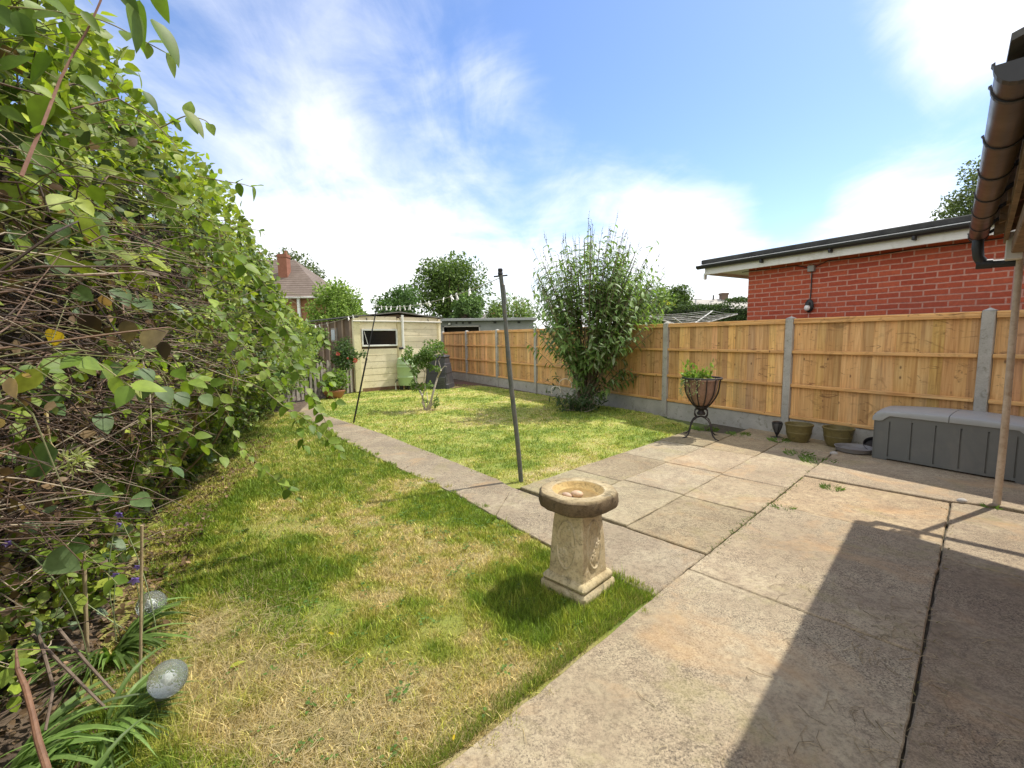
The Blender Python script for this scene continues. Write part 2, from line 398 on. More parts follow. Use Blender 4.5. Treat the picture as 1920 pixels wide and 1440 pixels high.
# ------------------------------------------------------------------ ground
def m_soil():
    n = NT('soil'); v = n.mapv(); a = n.noise(v, 6, 8, .7, .4); b = n.vor(v, 26)
    c = n.ramp(a, [(.3, (.055, .038, .024)), (.55, (.12, .085, .055)), (.75, (.22, .16, .10))])
    c = n.mix(n.ramp(b, [(.1, .5), (.3, 0.0)]), c, (.24, .16, .10))
    n.bump(a, 1.0, .03); return n.fin(c, .95)
SOIL = m_soil()
def m_rough_grass():
    n = NT('far_ground'); v = n.mapv(); a = n.noise(v, .6, 6, .6)
    return n.fin(n.ramp(a, [(.3, (.06, .09, .03)), (.7, (.13, .15, .05))]), .95)
g = MB(); g.add([(-900, -300, -.05), (900, -300, -.05), (900, 1500, -.05), (-900, 1500, -.05)], [(0, 1, 2, 3)])
tag(g.build('ground', m_rough_grass()), kind='structure')
g = MB(); g.add([(-7, -2, -.02), (-.6, -2, -.02), (-1.6, 4.5, -.02), (-3.6, 9.5, -.02), (-3.3, 12.6, -.02), (-1.6, 13.9, -.02), (.7, 10.7, -.02), (2.55, 7.85, -.02), (2.75, 7.95, -.02), (-2.3, 16.1, -.02), (-9, 16, -.02)], [tuple(range(11))])
tag(g.build('garden_soil', SOIL), kind='structure')

AU = radians(46); U = np.array([sin(AU), cos(AU)]); Vv = np.array([cos(AU), -sin(AU)])
def uv(u, v): return U * u + Vv * v

PATH_L = [(.73, 2.25), (.25, 2.78), (.02, 3.1), (-.2, 3.4), (-.62, 3.93), (-1.14, 4.55), (-2.05, 5.68), (-3.29, 7.33), (-4.0, 8.4), (-4.45, 9.9)]
PATH_R = [(.08, 3.96), (-.27, 4.37), (-.95, 5.23), (-1.76, 6.23), (-2.61, 7.19), (-3.4, 8.05), (-3.85, 8.9), (-4.15, 9.7)]
cornerE = uv(.25, -1.1)
LAWN_L = PATH_L[:9] + [(-4.75, 8.3), (-4.3, 7.0), (-3.3, 4.6), (-2.45, 2.9), (-1.75, 1.9), (-1.35, 1.2), (-1.1, -.3), tuple(uv(-.6, -1.09)), tuple(cornerE)]
LAWN_R = PATH_R + [(-4.35, 10.2), (-3.95, 11.35), (-2.6, 12.4), (-1.9, 13.1), (-1.45, 13.2), (-.6, 12.3), (.5, 10.7), (1.55, 8.95), (2.35, 7.8), (2.45, 7.1), tuple(uv(6.45, -2.85)), tuple(uv(5.3, -2.80)), tuple(uv(4.4, -2.79)), tuple(uv(3.6, -2.80)), tuple(uv(2.95, -2.84))]

DRY = [(-.55, 1.65, .32, 1.0), (-.15, 1.55, .25, .9), (-.45, 1.35, .35, .8), (-1.0, 1.85, .4, 1.1), (-.8, 2.4, .35, .6), (-.35, 2.75, .3, .8), (-.75, 3.1, .3, .5), (-.2, 2.3, .3, .5), (-1.35, 3.1, .4, .3),
       (-.1, 1.95, .2, .5), (-1.05, 1.35, .4, .8), (.1, 1.85, .2, .4), (-1.0, 4.1, .4, .3), (-.9, 6.6, .6, .25), (.9, 5.1, .5, .35), (.3, 4.4, .3, .5), (-1.65, 8.4, .4, .5), (.4, 8.6, .5, .3), (-.3, 7.2, .8, .2)]
LUSH = [(.02, 2.02, .16, 1.2), (.12, 1.9, .15, 1.0), (-.28, 2.1, .22, .8), (-1.55, 2.6, .35, .7), (-.45, 3.55, .3, .9), (.1, 2.55, .2, .5), (.5, 2.05, .2, .6), (-.72, 2.0, .2, .6), (-1.7, 4.6, .6, .5), (-2.6, 6.5, .7, .6), (-1.3, 1.35, .2, .7), (1.6, 7.6, .7, .5), (1.5, 6.3, .6, .2), (-.55, 2.45, .25, .4), (-.2, 3.1, .25, .5)]
def dryness(x, y):
    far = np.clip((y - 2.2) / 3.5, 0, 1)
    d = .33 - .10 * far + ((fbm(x * 1.7 + 5, y * 1.7 + 9, 5) - .47) * 2.2 + (fbm(x * 5.5 + 3, y * 5.5, 4) - .47) * 1.5) * (1 - .5 * far)
    for (a, b, r, k) in DRY: d = d + k * .55 * np.exp(-((x - a) ** 2 + (y - b) ** 2) / r ** 2)
    for (a, b, r, k) in LUSH: d = d - k * .55 * np.exp(-((x - a) ** 2 + (y - b) ** 2) / r ** 2)
    return np.clip(d + .06 * far, 0, 1)
GC = np.array([(.21, .305, .036), (.36, .415, .056), (.49, .465, .105), (.63, .51, .24)])
def lawncol(d):
    t = np.clip(d, 0, .999) * 3; i = t.astype(int); f = (t - i)[:, None]
    return GC[i] * (1 - f) + GC[i + 1] * f
def m_lawn():
    n = NT('lawn'); a = n.noise(n.mapv(), 130, 4, .8)
    c = n.mix(n.ramp(a, [(.35, .6), (.58, 0.0)]), n.attr(), (.10, .11, .03)); n.bump(a, .8, .01); return n.fin(c, .95)
LAWNM = m_lawn()
def lawn_sheet(name, poly, step):
    P = np.asarray(poly); x0, y0 = P.min(0); x1, y1 = P.max(0)
    xs = np.arange(x0, x1 + step, step); ys = np.arange(y0, y1 + step, step); X, Y = np.meshgrid(xs, ys, indexing='ij')
    ok = np.any([inpoly(X.ravel() + a, Y.ravel() + b, P) for a, b in ((0, 0), (.07, 0), (-.07, 0), (0, .07), (0, -.07))], axis=0).reshape(X.shape)
    idx = np.arange(X.size).reshape(X.shape)
    q = ok[:-1, :-1] | ok[1:, :-1] | ok[:-1, 1:] | ok[1:, 1:]
    F = np.stack([idx[:-1, :-1][q], idx[1:, :-1][q], idx[1:, 1:][q], idx[:-1, 1:][q]], 1)
    used = np.unique(F); rm = np.full(X.size, -1); rm[used] = np.arange(len(used)); F = rm[F]
    x = X.ravel()[used]; y = Y.ravel()[used]; d = dryness(x, y)
    V = np.c_[x, y, -.004 + .012 * (fbm(x * 2, y * 2) - .5)]
    o = raw_mesh(name, V, F.ravel(), np.arange(len(F)) * 4, LAWNM, None, True, lawncol(d) * (.66 + np.clip((y - 3.5) / 3, 0, 1)[:, None] * np.array((.38, .33, .85))))  # near turf coloured darker, standing in for shade under the blades
    return tag(o, kind='structure')
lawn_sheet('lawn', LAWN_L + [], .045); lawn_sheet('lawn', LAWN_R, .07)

PX, PY, SX, SY = [], [], [], []
BARE = [(-1.35, 2.05, .22), (-1.05, 1.78, .12), (-.62, 1.5, .07), (-.3, 2.02, .06), (-1.75, 3.2, .25), (-.92, 2.12, .09)]
def grass(name, poly, dens, ymax, h0, label):
    P = np.asarray(poly); x0, y0 = P.min(0) - .03; x1, y1 = P.max(0) + .03
    n = int((x1 - x0) * (y1 - y0) * dens)
    x = rng.uniform(x0, x1, n); y = rng.uniform(y0, y1, n)
    jx = (vnoise(x * 14, y * 14) - .5) * .17; jy = (vnoise(x * 14 + 40, y * 14 + 9) - .5) * .17
    keep = inpoly(x + jx, y + jy, P) & (y > .9) & (y < 14.5)
    keep &= rng.random(n) < np.clip((2.6 / np.maximum(np.hypot(x, y), 1.2)) ** 1.55, .03, 1)
    keep &= (np.abs(x) < y * 1.25 + .5)
    x, y = x[keep], y[keep]
    d0 = dryness(x, y)
    den = fbm(x * 7 + 1, y * 7 + 4, 3)
    bare = np.zeros(len(x))
    for a, b, r in BARE: bare = np.maximum(bare, np.exp(-((x - a) ** 2 + (y - b) ** 2) / r ** 2))
    keep = rng.random(len(x)) < np.clip(.72 + (den - .4) * 1.7 - .15 * d0 - .8 * bare, .12, 1); x, y, d0 = x[keep], y[keep], d0[keep]
    N = len(x); r = np.hypot(x, y)
    h = h0 * np.exp(rng.normal(size=N) * .33) * (1.0 - .25 * d0) * (.55 + 1.0 * fbm(x * 3.1, y * 3.1, 3)) * np.where(y > 3, .9, 1)
    for (a, b, rr, k) in [(.22, 2.02, .14, .5), (.02, 2.0, .2, .4), (.58, 2.28, .10, .3), (-1.25, 1.45, .3, 1.6), (-1.5, 2.5, .25, .7)]: h = h * (1 + k * np.exp(-((x - a) ** 2 + (y - b) ** 2) / rr ** 2))
    w = .0024 * np.clip(r / 1.9, 1, 4.5) * np.exp(rng.normal(size=N) * .25)
    h = h * np.clip(r / 4, 1, 1.25)
    dd = np.clip(d0 + rng.normal(size=N) * .17 + (vnoise(x * 16, y * 16) - .5) * .75, 0, 1)
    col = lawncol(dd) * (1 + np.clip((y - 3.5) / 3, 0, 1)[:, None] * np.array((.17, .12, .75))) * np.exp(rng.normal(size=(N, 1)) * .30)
    lie = np.clip(.32 + .5 * d0 + rng.normal(size=N) * .3, .1, 1.6)
    th = rng.uniform(0, 2 * pi, N) + 0; lean = np.c_[np.cos(th), np.sin(th)] * lie[:, None]
    d = norm(np.c_[lean, np.ones(N)])
    V, l, st = BL
    side = np.c_[-np.sin(th + rng.normal(size=N) * .8), np.cos(th + rng.normal(size=N) * .8), np.zeros(N)]
    B = np.c_[x, y, np.full(N, -.004)]
    bend = np.c_[lean * .35, -.10 * lie]
    Pm = np.zeros((N, 5, 3))
    for k in range(5):
        f = V[k, 1]; Pm[:, k] = B + side * (V[k, 0] * w)[:, None] + d * (f * h)[:, None] + bend * (f * f * h)[:, None]
    L = (np.arange(N)[:, None] * 5 + l[None]).ravel(); S = (np.arange(N)[:, None] * len(l) + st[None]).ravel()
    o = raw_mesh(name, Pm.reshape(-1, 3), L, S, GRASS, None, False, np.repeat(col, 5, axis=0))
    tag(o, label, 'grass', kind='stuff'); return N
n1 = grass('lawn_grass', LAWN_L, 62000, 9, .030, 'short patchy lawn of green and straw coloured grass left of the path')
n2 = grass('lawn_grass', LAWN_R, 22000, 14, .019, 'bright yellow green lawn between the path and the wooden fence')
print('blades', n1, n2)

lwp, lwd, lwn, lws = [], [], [], []
for _ in range(420):
    x = rng.uniform(-2.2, .6); y = rng.uniform(1.2, 5.5)
    if not inpoly(np.array([x]), np.array([y]), LAWN_L)[0]: continue
    for j in range(int(rng.uniform(4, 12))):
        a = rng.uniform(0, 2 * pi); r = rng.uniform(0, .035); lwp.append((x + r * cos(a), y + r * sin(a), .010 + .012 * rng.random())); lwd.append((cos(a), sin(a), .25)); lwn.append((0, 0, 1)); lws.append(rng.uniform(.010, .022))
tag(leaves('lawn_clover', OVM, lwp, lwd, lwn, lws, tints(len(lwp), (.08, .17, .03), (.17, .28, .06), .2), LEAF), 'small broad leaved weeds and clover dotted through the near lawn', 'weeds', kind='stuff')

# ------------------------------------------------------------------ path and patio
def wob_poly(pts, amp=.006, step=.07):
    out = []
    for i in range(len(pts)):
        a = np.asarray(pts[i]); b = np.asarray(pts[(i + 1) % len(pts)]); L = np.linalg.norm(b - a); n = max(1, int(L / step))
        for k in range(n): out.append(a + (b - a) * (k / n) + rng.normal(size=2) * (amp if k else amp * .4))
    return np.array(out)
def slabtint(): return np.array((1.06, 1.0, .86)) * np.exp(rng.normal() * .09) * np.array((1 + rng.normal() * .025, 1, 1 - rng.normal() * .04))
def slab(mb, corners, z, gap=.006, tint=None, tilt=.003):
    P = np.asarray(corners, float); c = P.mean(0); d = P - c; L = np.linalg.norm(d, axis=1)[:, None]; P = c + d * (1 - gap * 1.3 / L)
    Q = wob_poly(P, .0022); n = len(Q); ii = Q + (c - Q) * (.007 / np.linalg.norm(Q - c, axis=1))[:, None]
    tx, ty = rng.normal(size=2) * tilt
    zz = lambda A: z + (A - c) @ np.array([tx, ty])
    V = np.vstack([np.c_[Q, np.full(n, z - .06)], np.c_[Q, zz(Q) - .006], np.c_[ii, zz(ii)]])
    F = [tuple(range(2 * n, 3 * n))]
    for k in range(2): F += [(k * n + i, k * n + (i + 1) % n, (k + 1) * n + (i + 1) % n, (k + 1) * n + i) for i in range(n)]
    mb.add(V, F, slabtint() if tint is None else np.asarray(tint))
pm = MB()
def uvslab(u0, u1, v0, v1, z=.012, tint=None, gap=.006):
    slab(pm, [uv(u0, v0), uv(u1, v0), uv(u1, v1), uv(u0, v1)], z, gap, tint)
for (v0, v1, us) in ((-2.80, -2.245, [2.78, 3.55, 4.45, 5.34, 6.25]), (-2.245, -1.665, [2.72, 3.60, 4.43, 5.33, 6.2, 6.9]), (-1.665, -1.09, [2.70, 3.585, 4.38, 5.285, 6.1, 7.0])):
    for a, b in zip(us, us[1:]): uvslab(a, b, v0, v1, .014 + rng.normal() * .002, gap=.005)
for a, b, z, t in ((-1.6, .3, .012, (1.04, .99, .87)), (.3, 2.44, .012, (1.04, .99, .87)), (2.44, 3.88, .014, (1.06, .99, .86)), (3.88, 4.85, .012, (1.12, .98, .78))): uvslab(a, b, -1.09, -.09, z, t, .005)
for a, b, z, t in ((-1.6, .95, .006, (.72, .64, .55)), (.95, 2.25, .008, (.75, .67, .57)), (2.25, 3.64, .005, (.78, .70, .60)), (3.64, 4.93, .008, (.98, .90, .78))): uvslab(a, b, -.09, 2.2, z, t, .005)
slab(pm, [uv(4.85, -1.09), uv(4.87, -.10), uv(4.98, .18), uv(4.95, .75), uv(6.6, 1.6), uv(7.4, .2), uv(7.7, -1.05)], .026, .004, (1.06, .98, .87), 0)
for a, b in ((.2, 1.0), (1.0, 2.05)): pass
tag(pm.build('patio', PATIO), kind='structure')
pb = MB(); pb.prism([uv(-1.7, -1.1), uv(2.6, -1.1), uv(2.7, -2.81), uv(7.4, -2.81), uv(8.6, -.9), uv(7.4, 2.3), uv(-1.7, 2.3)], -.06, -.014)
tag(pb.build('patio_bed', m_rough('joint_dirt', (.05, .04, .028), (.10, .085, .055), 20, .95, .5, .01)), kind='structure')
pt = MB()
Lp = [np.array(p) for p in PATH_L]; Rp = [np.array(p) for p in PATH_R]
slab(pt, [uv(2.06, -1.095), uv(2.695, -1.095), uv(2.69, -1.9), Lp[1] * 1.0], .010, .004, (.92, .88, .79))
slab(pt, [Lp[1], uv(2.69, -1.9), uv(2.74, -2.85), Lp[3] + (.06, -.1)], .010, .003, (.91, .87, .78))
segs = [(Lp[3] + (.06, -.1), uv(2.74, -2.85), Rp[1] + (.1, -.14), Lp[4] + (.1, -.1)), (Lp[4] + (.1, -.1), Rp[1] + (.1, -.14), Rp[2], Lp[5]), (Lp[5], Rp[2], Rp[3], Lp[6]), (Lp[6], Rp[3], Rp[4], (Lp[6] + Lp[7]) / 2), ((Lp[6] + Lp[7]) / 2, Rp[4], Rp[5], Lp[7]), (Lp[7], Rp[5], Rp[6], Lp[8]), (Lp[8], Rp[6], Rp[7], Lp[9])]
for s in segs: v_ = rng.normal() * .02; slab(pt, s, .009 + rng.normal() * .0015, .0015, (.90 + v_, .86 + v_, .77 + v_), .001)
tag(pt.build('path', PATIO), kind='structure')

# weeds and straw in the joints
wp, wd, wn, ws, wt = [], [], [], [], []
def weed(u, v, n, r, h, c=(.16, .27, .05)):
    c0 = uv(u, v)
    for _ in range(n):
        a = rng.uniform(0, 2 * pi); q = r * sqrt(rng.random())
        wp.append((c0[0] + q * cos(a), c0[1] + q * sin(a), .004)); wd.append((cos(a) * .5, sin(a) * .5, .9 * rng.uniform(.3, 1))); wn.append((-sin(a), cos(a), .3)); ws.append(h * rng.uniform(.5, 1.2)); wt.append(np.array(c) * rng.uniform(.7, 1.3))
for (u, v, n, r, h) in ((4.62, -.82, 90, .07, .05), (3.85, -.98, 70, .07, .035), (5.55, -1.12, 160, .16, .05), (5.75, -1.35, 120, .14, .05), (5.15, -.55, 60, .12, .02), (4.95, .12, 50, .05, .04), (5.4, .45, 60, .12, .025), (6.3, -1.7, 160, .12, .05), (6.35, -2.2, 160, .14, .05), (6.35, -2.65, 200, .16, .06)): weed(u, v, n, r, h)
for _ in range(150):
    u = rng.uniform(2.72, 5.3); weed(u, -1.09 + rng.normal() * .012, 2 + int(rng.random() < .25) * 6, .02, .025, (.17, .25, .06))
for _ in range(60): weed(rng.uniform(1.0, 4.9), -.09 + rng.normal() * .012, 2, .02, .025, (.25, .22, .1))
for _ in range(130): weed(rng.uniform(2.72, 5.9), rng.choice([-1.665, -2.245]) + rng.normal() * .012, 2, .02, .014, (.28, .27, .1))
tag(leaves('joint_weeds', LA, wp, wd, wn, ws, wt, GRASS, width=np.array(ws) * .9), 'small green weeds growing in the patio joints', 'weeds', kind='stuff')
sp_ = MB()
for _ in range(260):
    u = rng.uniform(.7, 2.9); v = -.09 + rng.normal() * .22; c0 = uv(u, v); a = AU + rng.normal() * .9; L = rng.uniform(.02, .11)
    z = .017; P = [(c0[0], c0[1], z), (c0[0] + sin(a) * L * .5, c0[1] + cos(a) * L * .5, z + rng.uniform(0, .006)), (c0[0] + sin(a + .3) * L, c0[1] + cos(a + .3) * L, z)]
    sp_.tube(P, .0009 + .0005 * rng.random(), 3, np.array((.42, .34, .20)) * rng.uniform(.45, 1.1))
tag(sp_.build('straw_litter', TWIG), 'dry straw stalks strewn over the shaded slabs', 'straw', kind='stuff')

# ------------------------------------------------------------------ the timber and concrete fence
FA = radians(121.3); FP = np.array((3.67, 5.99))
fence = thing('panel_fence', 'long closeboard timber fence with grey concrete posts along the right of the lawn', 'fence', (FP[0], FP[1], 0), FA)
FX = [-3.8, -1.84, 0.0, 2.0, 3.92, 5.9, 7.8, 9.75, 11.66]
GH, FT = .235, 1.545
for i, x in enumerate(FX):
    b = MB(); w = .095
    b.box((x, 0, .76), (w, .105, 1.58), bev=.006)
    b.add([(x - w / 2, -.052, 1.55), (x + w / 2, -.052, 1.55), (x + w / 2, .052, 1.55), (x - w / 2, .052, 1.55), (x, 0, 1.578)], [(0, 1, 4), (1, 2, 4), (2, 3, 4), (3, 0, 4)])
    b.build('concrete_post', CONC, fence)
for i in range(len(FX) - 1):
    x0, x1 = FX[i] + .05, FX[i + 1] - .05
    b = MB(); b.box(((x0 + x1) / 2, 0, GH / 2 - .04), (x1 - x0, .045, GH + .08), bev=.008); b.build('gravel_board', CONC, fence)
    b = MB(); x = x1
    pal = rng.normal() * .06
    while x > x0 + .01:
        w = min(rng.uniform(.085, .112), x - x0); yb = -.012 + rng.normal() * .0015
        v = np.exp(rng.normal() * .16 + pal); c = np.array((1.0 * v, v * (1 + rng.normal() * .03), v * (1 + rng.normal() * .08)))
        # feather-edged board overlapping its neighbour, lying behind the rails
        P = [(x, yb), (x, yb + .017), (x - w - .012, yb + .007), (x - w - .012, yb - .002)]
        z0 = GH + .004; z1 = FT - .03
        V = [(px, py, z0) for px, py in P] + [(px, py, z1 + rng.normal() * .002) for px, py in P]
        b.add(V, [(3, 2, 1, 0), (4, 5, 6, 7), (0, 1, 5, 4), (1, 2, 6, 5), (2, 3, 7, 6), (3, 0, 4, 7)], c)
        x -= w
    pan = b.build('board_panel', FENCE, fence)
    H = FT - GH
    for k, (fz, hh, dd) in enumerate(((.022, .042, .03), (.33, .040, .036), (.665, .040, .036))):
        r = MB(); zc = GH + H * (0 if k == 0 else (1 - (.665, .33)[k - 1])) + (fz if k == 0 else 0)
        r.box(((x0 + x1) / 2, .010 + dd / 2, zc), (x1 - x0 - .004, dd, hh), bev=.004, col=np.array((1.12, 1.08, 1.0)) * np.exp(rng.normal() * .06)); r.build('rail', RAILM, pan)
    r = MB(); r.box(((x0 + x1) / 2, .004, FT - .012), (x1 - x0 - .002, .062, .022), bev=.004, col=(1.2, 1.15, 1.05)); r.box(((x0 + x1) / 2, .026, FT - .045), (x1 - x0 - .006, .03, .042), bev=.003, col=(1.1, 1.05, .95)); r.build('capping', RAILM, pan)

# ------------------------------------------------------------------ bird bath
def m_stone():
    n = NT('cast_stone'); v = n.mapv(); a = n.noise(v, 9, 6, .65); f = n.noise(v, 70, 4, .75)
    c = n.ramp(a, [(.3, (.36, .28, .16)), (.5, (.50, .41, .25)), (.7, (.57, .49, .33))])
    sp = n.N.new('ShaderNodeSeparateXYZ'); n.link(n.tc.outputs['Object'], sp.inputs[0])
    lich = n.noise(v, 16, 6, .7, .6)
    c = n.mix(n.ramp(lich, [(.55, 0.0), (.66, .75)]), c, (.15, .125, .07))
    c = n.mix(n.ramp(n.noise(v, 38, 5, .7), [(.62, 0.0), (.7, .6)]), c, (.62, .60, .50))
    c = n.mix(n.ramp(f, [(.32, .55), (.5, 0.0)]), c, (.12, .10, .06))
    c = n.mix(1.0, c, n.attr(), 'MULTIPLY')
    n.bump(n.math('ADD', n.math('MULTIPLY', a, .8), f), .45, .005)
    return n.fin(c, .92)
STONE = m_stone()
BX, BY = .345, 2.345
bath = thing('bird_bath', 'weathered stone bird bath on a tapered carved pedestal at the patio corner', 'bird bath', (BX, BY, -.005), radians(-46) + .03)
def frust(mb, lv, col=(1, 1, 1), cut=.0, seg=1):
    """stack of squares with cut corners: (half width, z) levels"""
    ring = []
    for h, z in lv:
        c = h * cut if cut else .004
        ring.append([(-h + c, -h, z), (h - c, -h, z), (h, -h + c, z), (h, h - c, z), (h - c, h, z), (-h + c, h, z), (-h, h - c, z), (-h, -h + c, z)])
    V = np.array(ring).reshape(-1, 3); V = V + rng.normal(size=V.shape) * .0012; m = len(lv)
    F = [tuple(range(7, -1, -1)), tuple(range((m - 1) * 8, m * 8))] + [(k * 8 + i, k * 8 + (i + 1) % 8, (k + 1) * 8 + (i + 1) % 8, (k + 1) * 8 + i) for k in range(m - 1) for i in range(8)]
    mb.add(V, F, col)
b = MB()
frust(b, [(.147, 0), (.150, .012), (.148, .04), (.138, .052)], (.85, .85, .8), .09)
frust(b, [(.122, .050), (.134, .058), (.138, .072), (.134, .088), (.120, .098)], (.95, .95, .88), .08)
b.build('plinth', STONE, bath, True)
b = MB(); frust(b, [(.113, .096), (.110, .14), (.106, .22), (.101, .30), (.096, .37), (.091, .43), (.092, .465)], (1.05, 1.03, .98), .07); ped = b.build('pedestal', STONE, bath, True)
def relief(face):
    """raised oval border with two daisies and stalks on one pedestal face; face = (axis normal sign)"""
    r = MB()
    for sgn, rot in ((1, 0),):
        th = np.linspace(0, 2 * pi, 29)
        P = np.c_[.060 * np.sin(th), np.zeros(29), .27 + .125 * np.cos(th)]
        r.tube(P, .0075, 6, cap=False)
        for (cx, cz, rad, np_) in ((-.018, .215, .034, 9), (.022, .268, .030, 8)):
            for k in range(np_):
                a = 2 * pi * k / np_ + .2
                r.sphere((cx + rad * .62 * cos(a), -.001, cz + rad * .62 * sin(a)), rad * .42, 8, 5, sc=(abs(cos(a)) * .9 + .42, .25, abs(sin(a)) * .9 + .42))
            r.sphere((cx, -.002, cz), rad * .3, 8, 5, sc=(1, .5, 1))
        r.tube([(-.012, 0, .19), (-.006, 0, .172), (0, 0, .155)], .0035, 5); r.tube([(.014, 0, .238), (.006, 0, .2), (0, 0, .155)], .0035, 5)
        r.tube([(0, 0, .285), (-.004, 0, .33), (.004, 0, .365)], .003, 5); r.tube([(.012, 0, .29), (.02, 0, .32), (.016, 0, .35)], .003, 5)
    V = np.vstack(r.v)
    y = -(.113 + (.091 - .113) * (V[:, 2] - .096) / (.43 - .096)) + .0005
    x, yy = V[:, 0].copy(), V[:, 1] + y
    if face == 'left': V[:, 0], V[:, 1] = x, yy
    else: V[:, 0], V[:, 1] = -yy, x.copy()
    r.v = [V]; r.c = [np.vstack(r.c)]
    return r
relief('right').build('flower_relief', STONE, ped, True)
relief('left').build('flower_relief', STONE, ped, True)
# basin: thick irregular octagon with a round bowl
b = MB(); nb = 48; H0, H1 = .452, .547
def octr(th, h=.196, c=.10):
    x, y = abs(cos(th)), abs(sin(th)); r = h / max(x, y); r2 = (2 * h - c) / (x + y); return min(r, r2)
th = np.arange(nb) * 2 * pi / nb
R8 = np.array([octr(t + pi / 4 * 0 + .05) for t in th]) * (1 + rng.normal(size=nb) * .012)
for _ in range(2): R8 = (np.roll(R8, 1) + 2 * R8 + np.roll(R8, -1)) / 4
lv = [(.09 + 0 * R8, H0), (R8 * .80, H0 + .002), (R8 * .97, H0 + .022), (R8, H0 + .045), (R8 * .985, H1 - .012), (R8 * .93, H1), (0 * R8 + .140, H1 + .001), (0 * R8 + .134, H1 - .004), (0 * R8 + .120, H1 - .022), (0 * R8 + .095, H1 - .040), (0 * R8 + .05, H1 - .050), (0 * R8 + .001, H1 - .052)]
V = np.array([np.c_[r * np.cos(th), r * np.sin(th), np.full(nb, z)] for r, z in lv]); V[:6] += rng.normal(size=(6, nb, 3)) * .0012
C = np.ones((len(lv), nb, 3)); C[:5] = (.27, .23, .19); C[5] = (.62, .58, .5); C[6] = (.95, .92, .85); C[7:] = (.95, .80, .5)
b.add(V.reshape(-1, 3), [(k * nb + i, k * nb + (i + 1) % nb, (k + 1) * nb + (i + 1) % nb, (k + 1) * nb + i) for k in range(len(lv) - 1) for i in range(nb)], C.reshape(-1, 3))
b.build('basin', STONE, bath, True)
b = MB(); b.lathe([(.108, H1 - .040), (.109, H1 - .031)], n=32)
wm = m_rough('bird_bath_water', (.22, .14, .05), (.34, .23, .09), 25, .15, .02, .001, tint=False); b.build('water', wm, bath)
PEB = m_rough('pebble', (.50, .36, .24), (.68, .56, .44), 9, .7, .15, .002)
pb1 = MB(); pb1.sphere((0, 0, 0), .031, 18, 12, (1, .9, .8), (1.05, .72, .62)); o = pb1.build('pebble', PEB, None, True); o.location = (BX - .012, BY - .045, H1 - .018); o.rotation_euler = (0, 0, -.2)
tag(o, 'larger buff pebble lying in the bird bath', 'pebble', 'pebbles in the bird bath')
pb2 = MB(); pb2.sphere((0, 0, 0), .026, 18, 12, (.9, .82, .8), (1.05, .62, .55)); o = pb2.build('pebble', PEB, None, True); o.location = (BX - .065, BY - .05, H1 - .022); o.rotation_euler = (0, .1, -.5)
tag(o, 'smaller pinkish pebble left of the buff one in the bird bath', 'pebble', 'pebbles in the bird bath')

# ------------------------------------------------------------------ storage box
bxA = radians(-57.5)
box = thing('storage_box', 'long grey plastic garden storage box with slotted front by the fence', 'storage box', (3.83, 4.73, .008), bxA)
BLn, BD = 1.17, .46
b = MB(); b.box((BLn / 2, BD / 2 + .012, .235), (BLn - .03, BD - .03, .40), bev=.02, col=(.55, .55, .6)); b.box((BLn / 2, .02, .25), (BLn - .10, .012, .36), col=(.22, .22, .28))  # inner box and slot backing coloured dark to stand in for recess shade
body = b.build('body', GREYBOX, box, True)
slx = [.135 + .18 * k for k in range(6)]; sw = .0065
edges = [0.0] + sum([[x - sw, x + sw] for x in slx], []) + [BLn]
f = MB()
for k in range(0, len(edges), 2): f.ext([(edges[k], .035 if 0 < k < 12 else .02), (edges[k + 1], .035 if 0 < k < 12 else .02), (edges[k + 1], .50), (edges[k], .50)], 'y', 0, .014)
for x in slx:
    zt = .44 if x not in (slx[0], slx[-1]) else .425
    f.ext([(x - sw, zt), (x + sw, zt), (x + sw, .50), (x - sw, .50)], 'y', 0.0, .014); f.ext([(x - sw, .035), (x + sw, .035), (x + sw, .06), (x - sw, .06)], 'y', 0.0, .014)
f.build('front_panel', GREYBOX, box)
for x0_, x1_ in ((0, .02), (BLn - .02, BLn)):
    e = MB(); e.box(((x0_ + x1_) / 2, BD / 2, .245), (.024, BD, .45), bev=.008); e.build('end_panel', GREYBOX, box, True)
topz = lambda x: .522 + .03 * (1 - ((x - BLn / 2) / (BLn / 2)) ** 2)
def skirt(x):
    t = min(x, BLn - x)
    return .425 if t < .055 else (.425 + .06 * (0.5 - .5 * cos(pi * min(1, (t - .055) / .085))))
for (xa, xb) in ((-.012, BLn / 2 - .003), (BLn / 2 + .003, BLn + .012)):
    l = MB(); xs = np.linspace(xa, xb, 22); rows = []
    for x in xs:
        xe = min(max(x, 0), BLn); s = skirt(xe); t = topz(xe); ed = max(0, 1 - min(x + .012, BLn + .012 - x) / .05); t -= .05 * ed ** 2
        rows.append([(x, .002, s), (x, -.014, s), (x, -.016, t - .03), (x, -.008, t - .010), (x, .012, t), (x, .12, t + .018), (x, BD * .62, t + .028), (x, BD - .05, t + .018), (x, BD + .01, t - .02), (x, BD + .012, .42)])
    V = np.array(rows); m = V.shape[1]; C = np.ones_like(V); C[:, :3] = (1, 1, .97)
    l.add(V.reshape(-1, 3), [(i * m + j, (i + 1) * m + j, (i + 1) * m + j + 1, i * m + j + 1) for i in range(21) for j in range(m - 1)] + [tuple(range(m)), tuple(range(22 * m - 1, 21 * m - 1, -1))], C.reshape(-1, 3))
    o = l.build('lid', LIDGREY, box, True)
nt = LIDGREY.node_tree; N_ = NT.__new__(NT); N_.m = LIDGREY; N_.t = nt; N_.N = nt.nodes; N_.b = nt.nodes['Principled BSDF']
src = N_.b.inputs['Base Color'].links[0].from_socket; N_.link(N_.mix(1.0, src, N_.attr(), 'MULTIPLY'), N_.b.inputs['Base Color'])

